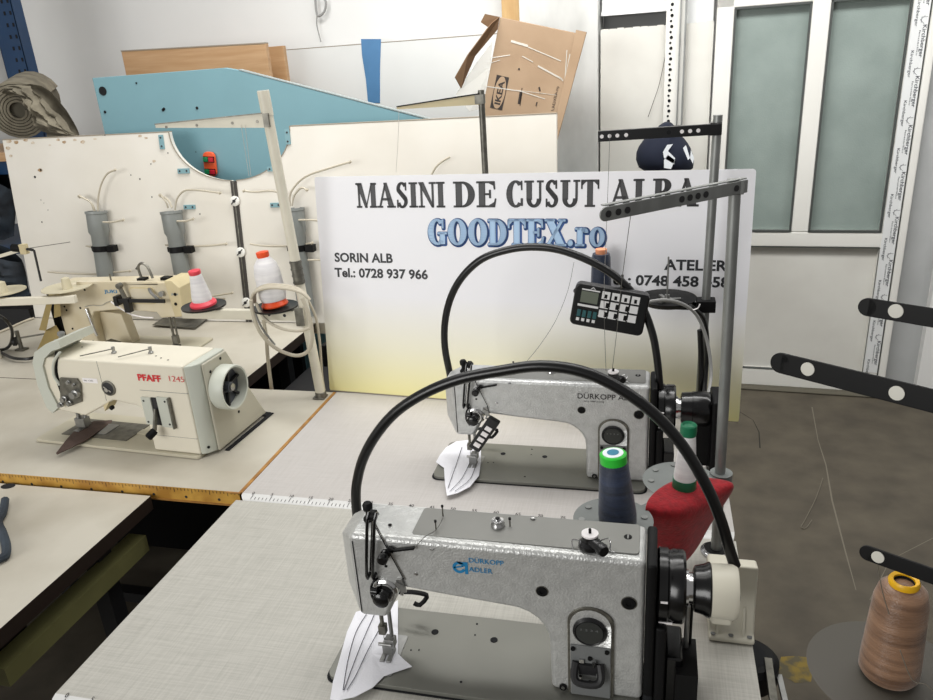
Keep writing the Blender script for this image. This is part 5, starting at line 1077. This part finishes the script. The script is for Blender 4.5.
mb = MB(); G(-.066,-.026,.036,.039,-.0008,.0002,'key_white',mb); G(-.070,-.024,-.002,.003,-.0008,.0002,'key_white',mb); G(-.020,.062,.0045,.0055,-.0008,.0002,'key_white',mb); G(-.022,.062,-.0175,-.0165,-.0008,.0002,'key_white',mb); mb.use('key_white'); sans(mb, 'A', ux*-.048+uz*.040+Vector((0,-.0005,0)), ux, uz, .012, .006); pb('marking', mb, cas)
for k in range(4):
    u_ = -.068+k*.0118
    mb = MB(); G(u_,u_+.008,-.026,-.010,-.003,.0002,'key_teal',mb); pb('key', mb, cas, bevel=.0006)
    mb = MB(); G(u_,u_+.007,-.036,-.029,-.003,.0002,'key_white',mb); pb('key', mb, cas, bevel=.0006)
for r_ in range(3):
    for k in range(4):
        u_ = -.021+k*.0215; v_ = .009+.0225-r_*.0215
        mb = MB(); G(u_,u_+.0175,v_-.008,v_+.009,-.0022,.0002,'key_white',mb)
        if r_ == 0 or k < 3: G(u_+(.006 if r_ == 0 else .012), u_+(.012 if r_ == 0 else .019), v_-.006, v_+(.003 if r_==0 else .006), -.0026, -.0020, 'black_matt', mb)
        pb('key', mb, cas)
mb = MB().use('dark_steel').bar((.06,.027,.0), (.072,.062,.0), .02, .006); mb.lathe([(.016,0),(.016,.012)], (.06,.026,.0), (0,1,0), 16); pb('bracket', mb)

# ================================================================== BANNER
bo = Vector((-.983, 2.006, .752)); bU = Vector((math.cos(R(-4.27)), math.sin(R(-4.27)), 0)); bB = Vector((-bU.y, bU.x, 0)); LA = R(7); bV = Z*math.cos(LA)+bB*math.sin(LA); bN = -bB*math.cos(LA)+Z*math.sin(LA)
def bn(px, py): p_ = atp(px, py, bo, bN)-bo; return p_.dot(bU), p_.dot(bV)
t = bpy.data.objects.new('banner', None); col.objects.link(t); t.location = bo; t.empty_display_size = .05
t.rotation_euler = Matrix((bU, bB*math.cos(LA)-Z*math.sin(LA), bV)).transposed().to_euler()
tag(t, 'white printed banner board shading to yellow, standing behind the farther silver machine', 'banner')
lu, lv = Vector((1,0,0)), Vector((0,0,1))
mb = MB().use('banner_vinyl').prism(rrect(0, 1.225, 0, .662, .008), (0,.008,0), lu, lv, (0,-.008,0)); mb.build('sheet', t)
T_ = lambda s_, v_: Vector((s_, -.0003, v_))
x0, y0 = bn(357, 207.5); x1, _ = bn(699, 205)
h_ = bn(400,183)[1]-bn(400,207.5)[1]
xs = [bn(x, 207)[0] for x in (357,446,454,498,506,600,609,699)]
for w_, a_, b_ in (('MASINI',0,1),('DE',2,3),('CUSUT',4,5),('ALBA',6,7)):
    mb = MB().use('banner_title'); serif(mb, w_, T_(xs[a_], y0), lu, lv, xs[b_]-xs[a_], h_, grow=.0011); mb.build('title_word', t, fix=False)
gx0, gy = bn(428, 244); gx1 = bn(606, 244)[0]; gh = bn(480,219)[1]-bn(480,244)[1]
mb = MB().use('banner_outline'); serif(mb, 'GOODTEX.ro', T_(gx0+.0025, gy-.002), lu, lv, gx1-gx0, gh, grow=.0052, lift=.0003)
mb.use('banner_blue'); serif(mb, 'GOODTEX.ro', T_(gx0, gy), lu, lv, gx1-gx0, gh, grow=.0012, lift=.0008); mb.build('web_address_print', t, fix=False)
for s_, xa, ya, xb, bold in (('SORIN ALB',335,261.5,393,.018),('Tel.: 0728 937 966',335,276.5,428,.018),('ATELIER',664,269.5,727,.018),('Tel.: 0748 458 458',603,284,729,.018)):
    mb = MB().use('banner_text'); a_, v_ = bn(xa, ya); b_, _ = bn(xb, ya+(.035*(xb-xa))); sans(mb, s_, T_(a_, v_), lu, lv, b_-a_, .0275, bold+.012); mb.build('contact_line', t, fix=False)
mb = MB().use('board_edge').box(.0,1.225,-.0005,.0085,-.0008,.002); mb.build('bottom_edge', t)

# ================================================================== RIGHT FOREGROUND STAND
Q = Vector((.58, .50, 0))
t = thing('thread_stand', 'black-armed thread stand at the right edge of the photo, reaching in from outside', 'thread stand', Q); pp = P(t)
mb = MB().use('galvanised').cyl(Q, (Q.x,Q.y,1.60), .014, n=18); mb.box(Q.x-.2,Q.x+.2,Q.y-.03,Q.y+.03,0,.02); mb.box(Q.x-.03,Q.x+.03,Q.y-.2,Q.y+.2,0,.02); pp('pole', mb)
for (xa, ya, xb, yb, za, w_, hs) in ((781,363,933,401,1.40,.026,((808,369,'eyelet_cream'),(897,393,'eyelet_cream'))), (868,307,940,319,1.455,.022,((896,311,'eyelet_cream'),)), (868,553,938,578,1.16,.022,((878,557,'eyelet_cream'),))):
    a_ = at(xa, ya, 2, za); b_ = at(xb, yb, 2, za); d_ = (b_-a_).normalized(); e_ = Vector((Q.x, Q.y, za)); n_ = Vector((d_.y, -d_.x, 0)).normalized()
    if n_.y > 0: n_ = -n_
    mid = b_+d_*.05
    uv = (Z-n_*.12).normalized()                             # the bar's broad side leans up towards the camera
    mb = MB().use('black_matt').bar(a_, mid, w_*.8, .004, uv); mb.lathe([(w_*.4,-.002),(w_*.4,.002)], a_, uv.cross(d_), 20); mb.bar(mid, e_, w_*.8, .004, uv); arm_ = pp('guide_arm', mb, bevel=.0008)
    nn = uv.cross(d_).normalized(); nn = nn if nn.dot(CAM-a_) > 0 else -nn
    for x, y, m_ in hs:
        p_ = atp(x, y, a_+nn*.0021, nn); mb = MB().use(m_).lathe([(.0066,0),(.0066,.0012),(.004,.0014)], p_, nn, 20); pp('eyelet', mb)
cb = at(889, 672, 1, .88); ct = at(903, 584, 1, .88); H_ = ct.z-cb.z
cb = Vector(((cb.x+ct.x)/2, .88, cb.z))
mb = MB().use('disc_smoke').lathe([(.012,0),(.095,.001),(.10,.006),(.096,.007),(.012,.004)], cb-Vector((0,0,.0085)), Z, 44); pp('disc', mb)
mb = MB().use('disc_smoke').bar(Vector((Q.x,Q.y,cb.z-.014)), cb-Vector((0,0,.014)), .010, .03); pp('disc_arm', mb)
cc_ = cone('thread_cone', 'copper-brown thread cone with a yellow core at the right edge', cb, [(.033,0),(.0365,.006),(.0365,.02),(.032,H_-.025),(.028,H_-.008),(.020,H_-.001),(.0135,H_)], 'copper_thread', [('core_tip', [(.0125,H_-.002),(.0175,H_-.001),(.0185,H_+.004),(.0165,H_+.008),(.0125,H_+.006),(.0115,H_-.01)], 'core_yellow')])
mb = MB().use('hole_dark').disc(cb+Vector((0,0,H_-.004)), .0118, Z, .001, 20)
mb.lathe([(.0116,H_-.004),(.0116,H_+.004)], cb, Z, 20, cap=False); P(cc_)('core_opening', mb)

# ================================================================== CLOTH PIECES UNDER THE SILVER MACHINES
def cloth(label, pts, z, pens, seed, dy=0):
    P_ = [at(x, y, 2, z) for x, y in pts]; c_ = sum(P_, Vector())/len(P_); rs = random.Random(seed)
    mb = MB().use('white_cloth'); n = len(P_); vs = []
    for k, zz in ((1, 0), (.66, .0012), (.33, .0008), (0.0, .0012)):
        if k == 0: vs.append(c_+Vector((0,0,zz)))
        else: vs += [c_+(p_-c_)*k+Vector((0,0,zz+rs.uniform(0,.002))) for p_ in P_]
    fs = [(j*n+i, j*n+(i+1)%n, (j+1)*n+(i+1)%n, (j+1)*n+i) for j in range(2) for i in range(n)] + [(2*n+i, 2*n+(i+1)%n, 3*n) for i in range(n)]
    mb.add(vs, fs, False); t = mb.build('cloth_piece', loc=c_, solid=.0012); tag(t, label, 'cloth')
    mb = MB().use('pen')
    for ln in pens: mb.tube([at(x, y, 2, z+.0042)-c_ for x, y in ln], .0007, 4)
    mb.build('pen_line', t)
cloth('white cloth piece with pen lines under the foot of the nearest silver machine', [(356,612),(372,608),(386,609),(398,600),(398,640),(398,654),(405,661),(412,667),(398,671),(384,676),(373,688),(355,697),(338,701),(330,699),(333,682),(340,658),(347,632)], .7615,
      [[(367,613),(356,632),(348,660),(343,690)], [(375,613),(363,640),(352,668),(344,690)], [(380,628),(368,650),(356,675),(347,690)]], 1)
cloth('white cloth piece with pen lines under the foot of the farther silver machine', [(446,448),(456,442),(468,440),(481,446),(481,462),(479,476),(470,487),(458,493),(447,496),(445,484),(444,468),(436,462),(440,455)], .7615,
      [[(462,447),(456,465),(448,488)], [(470,462),(462,478),(450,491)], [(476,464),(470,479),(455,491)]], 2)

# ================================================================== LOOSE THREADS
def strand(label, pts, m_='thread_line', r_=.0006):
    mb = MB().use(m_).tube(pts, r_, 5, sm=3); t = mb.build('thread_strand', loc=pts[0]); tag(t, label, 'thread')
strand('thin thread dropping from the steel arm to the farther silver machine, the left one', [at(632,206,2,1.475), at(622,280,1,1.3), at(617,330,1,1.45), at(612,372,1,1.57)], 'thread_dark')
strand('thin thread dropping from the black arm to the top of the farther silver machine', [at(610,134,1,1.855), at(606,240,1,1.75), at(604,300,1,1.55), at(606,371,1,1.58)], 'thread_dark')
strand('fine dark thread hanging in a slack curve in front of the banner', [at(x, y, 1, 1.9) for x, y in ((574,262),(568,290),(556,320),(540,345),(527,361))], 'thread_dark')
strand('pale thread running from the nearest machine arm pins to its tension knob', [Vector(p_) for p_ in (at(443,518,2,1.03), at(436,530,2,1.025), at(425,536,1,.915)-Vector((0,.002,0)), at(414,548,1,.915)-Vector((0,.006,0)))], 'thread_dark')
strand('pale thread hanging from the lowest black arm past the copper cone', [at(x, y, 1, Y) for x, y, Y in ((877,560,.80),(882,590,.815),(889,614,.825))], 'pale_scratch')
strand('pale thread curling at the foot of the copper cone', [at(x, y, 1, .82) for x, y in ((900,650),(912,680),(925,684),(936,694))], 'pale_scratch')
strand('two parallel pale threads hanging in the round cut-out from the cream arm, the left one', [at(x, y, 1, 1.94) for x, y in ((241,125),(245,150),(249,176))])
strand('two parallel pale threads hanging in the round cut-out from the cream arm, the right one', [at(x, y, 1, 1.94) for x, y in ((245,125),(248,150),(251,176))])
strand('pale thread hanging from the tip of the thin steel arm over the cream board', [at(x, y, 1, 2.09) for x, y in ((399,110),(398,140),(396,172))])

# ================================================================== FLOOR DETAILS
def floor_line(name, label, cat, pts, w_, m_):
    P_ = [at(x, y, 2, .0006) for x, y in pts]; mb = MB().use(m_); vs = []
    for i, p_ in enumerate(P_):
        d_ = (P_[min(i+1, len(P_)-1)]-P_[max(i-1, 0)]).normalized(); s_ = Vector((-d_.y, d_.x, 0))*w_*(.5+.5*abs(math.sin(i*2.3+1))); vs += [p_+s_, p_-s_]
    mb.add(vs, [(2*i, 2*i+1, 2*i+3, 2*i+2) for i in range(len(P_)-1)]); t = mb.build(name, loc=P_[0], fix=False); tag(t, label, cat); return t
for pts, w_, m_ in (([(740,412),(753,420),(759,432),(760,448)],.003,'crack'), ([(812,407),(818,440),(826,465),(832,500),(845,550),(856,590)],.003,'pale_scratch'), ([(870,600),(890,560),(933,538)],.002,'pale_scratch')):
    P_ = [at(x, y, 2, .0006) for x, y in pts]; mb = MB().use(m_); vs = []
    for i, p_ in enumerate(P_):
        d_ = (P_[min(i+1, len(P_)-1)]-P_[max(i-1, 0)]).normalized(); s_ = Vector((-d_.y, d_.x, 0))*w_*(.4+.6*abs(math.sin(i*2.3+1))); vs += [p_+s_, p_-s_]
    mb.add(vs, [(2*i, 2*i+1, 2*i+3, 2*i+2) for i in range(len(P_)-1)]); o = mb.build('floor_mark', loc=P_[0], fix=False); o['kind'] = 'structure'
mb = MB().use('yellow_stain').flat([(x, y) for x, y in [(a.x, a.y) for a in [at(px, py, 2, 0) for px, py in ((781,657),(795,656),(812,658),(813,668),(811,682),(795,683),(783,676),(777,672))]]], (0,0,.0008), (1,0,0), (0,1,0))
o = mb.build('floor_mark', fix=False); o['kind'] = 'structure'
strand('looped pale thread lying on the concrete floor', [at(x, y, 2, .003) for x, y in ((823,478),(816,498),(805,520),(801,527),(806,528),(812,520))], 'pale_scratch', .0018)
t = thing('machine_motor', 'dark round motor housing with steel rods beside the right edge of the front table', 'motor', (.225, 1.27, .40)); pp = P(t)
c_ = at(763, 668, 2, .50)
mb = MB().use('black_matt').lathe([(.055,-.03),(.060,-.02),(.060,.02),(.050,.03)], c_-Vector((.03,0,0)), Z, 24); mb.use('hole_dark').lathe([(.035,.0305),(.03,.031)], c_-Vector((.03,0,0)), Z, 18); pp('housing', mb)
mb = MB().use('tarnished').bar(at(768,660,2,.53), at(774,705,2,.53), .012, .014); mb.use('steel').bar(at(779,676,2,.50), at(786,706,2,.50), .010, .010); pp('rod', mb)
mb = MB().use('black_matt').cyl((c_.x-.03,c_.y,0), (c_.x-.03,c_.y,.47), .02, n=12); mb.box(c_.x-.12,c_.x+.05,c_.y-.08,c_.y+.08,0,.02); pp('post', mb)

# ================================================================== LIGHT
def area(name, loc, target, sx_, sy_, e_, c_):
    l = bpy.data.lights.new(name, 'AREA'); l.shape = 'RECTANGLE'; l.size = sx_; l.size_y = sy_; l.energy = e_; l.color = c_
    o = bpy.data.objects.new(name, l); col.objects.link(o); o.location = loc; o.rotation_euler = (Vector(target)-Vector(loc)).to_track_quat('-Z', 'Y').to_euler(); return o
area('ceiling_tubes', (-.8, 1.7, 3.1), (-.8, 1.7, 0), 2.6, 1.2, 30, (1, .985, .95))
area('window_light', (-2.6, -2.4, 2.0), (-.5, 1.8, 1.0), 2.6, 1.8, 104, (1, .99, .97))
area('door_side_fill', (.1, 2.3, 3.2), (.3, 3.9, 1.0), 4.4, .5, 92, (1, .99, .97))  # unseen fill lamp added to brighten the door and back wall
w = bpy.data.worlds.new('world'); bpy.context.scene.world = w; w.use_nodes = True
w.node_tree.nodes['Background'].inputs[0].default_value = (1, .98, .96, 1); w.node_tree.nodes['Background'].inputs[1].default_value = .27
sc = bpy.context.scene
sc.view_settings.view_transform = 'Standard'; sc.view_settings.look = 'None'; sc.view_settings.gamma = 1; sc.view_settings.exposure = 0
sc.cycles.use_denoising = True
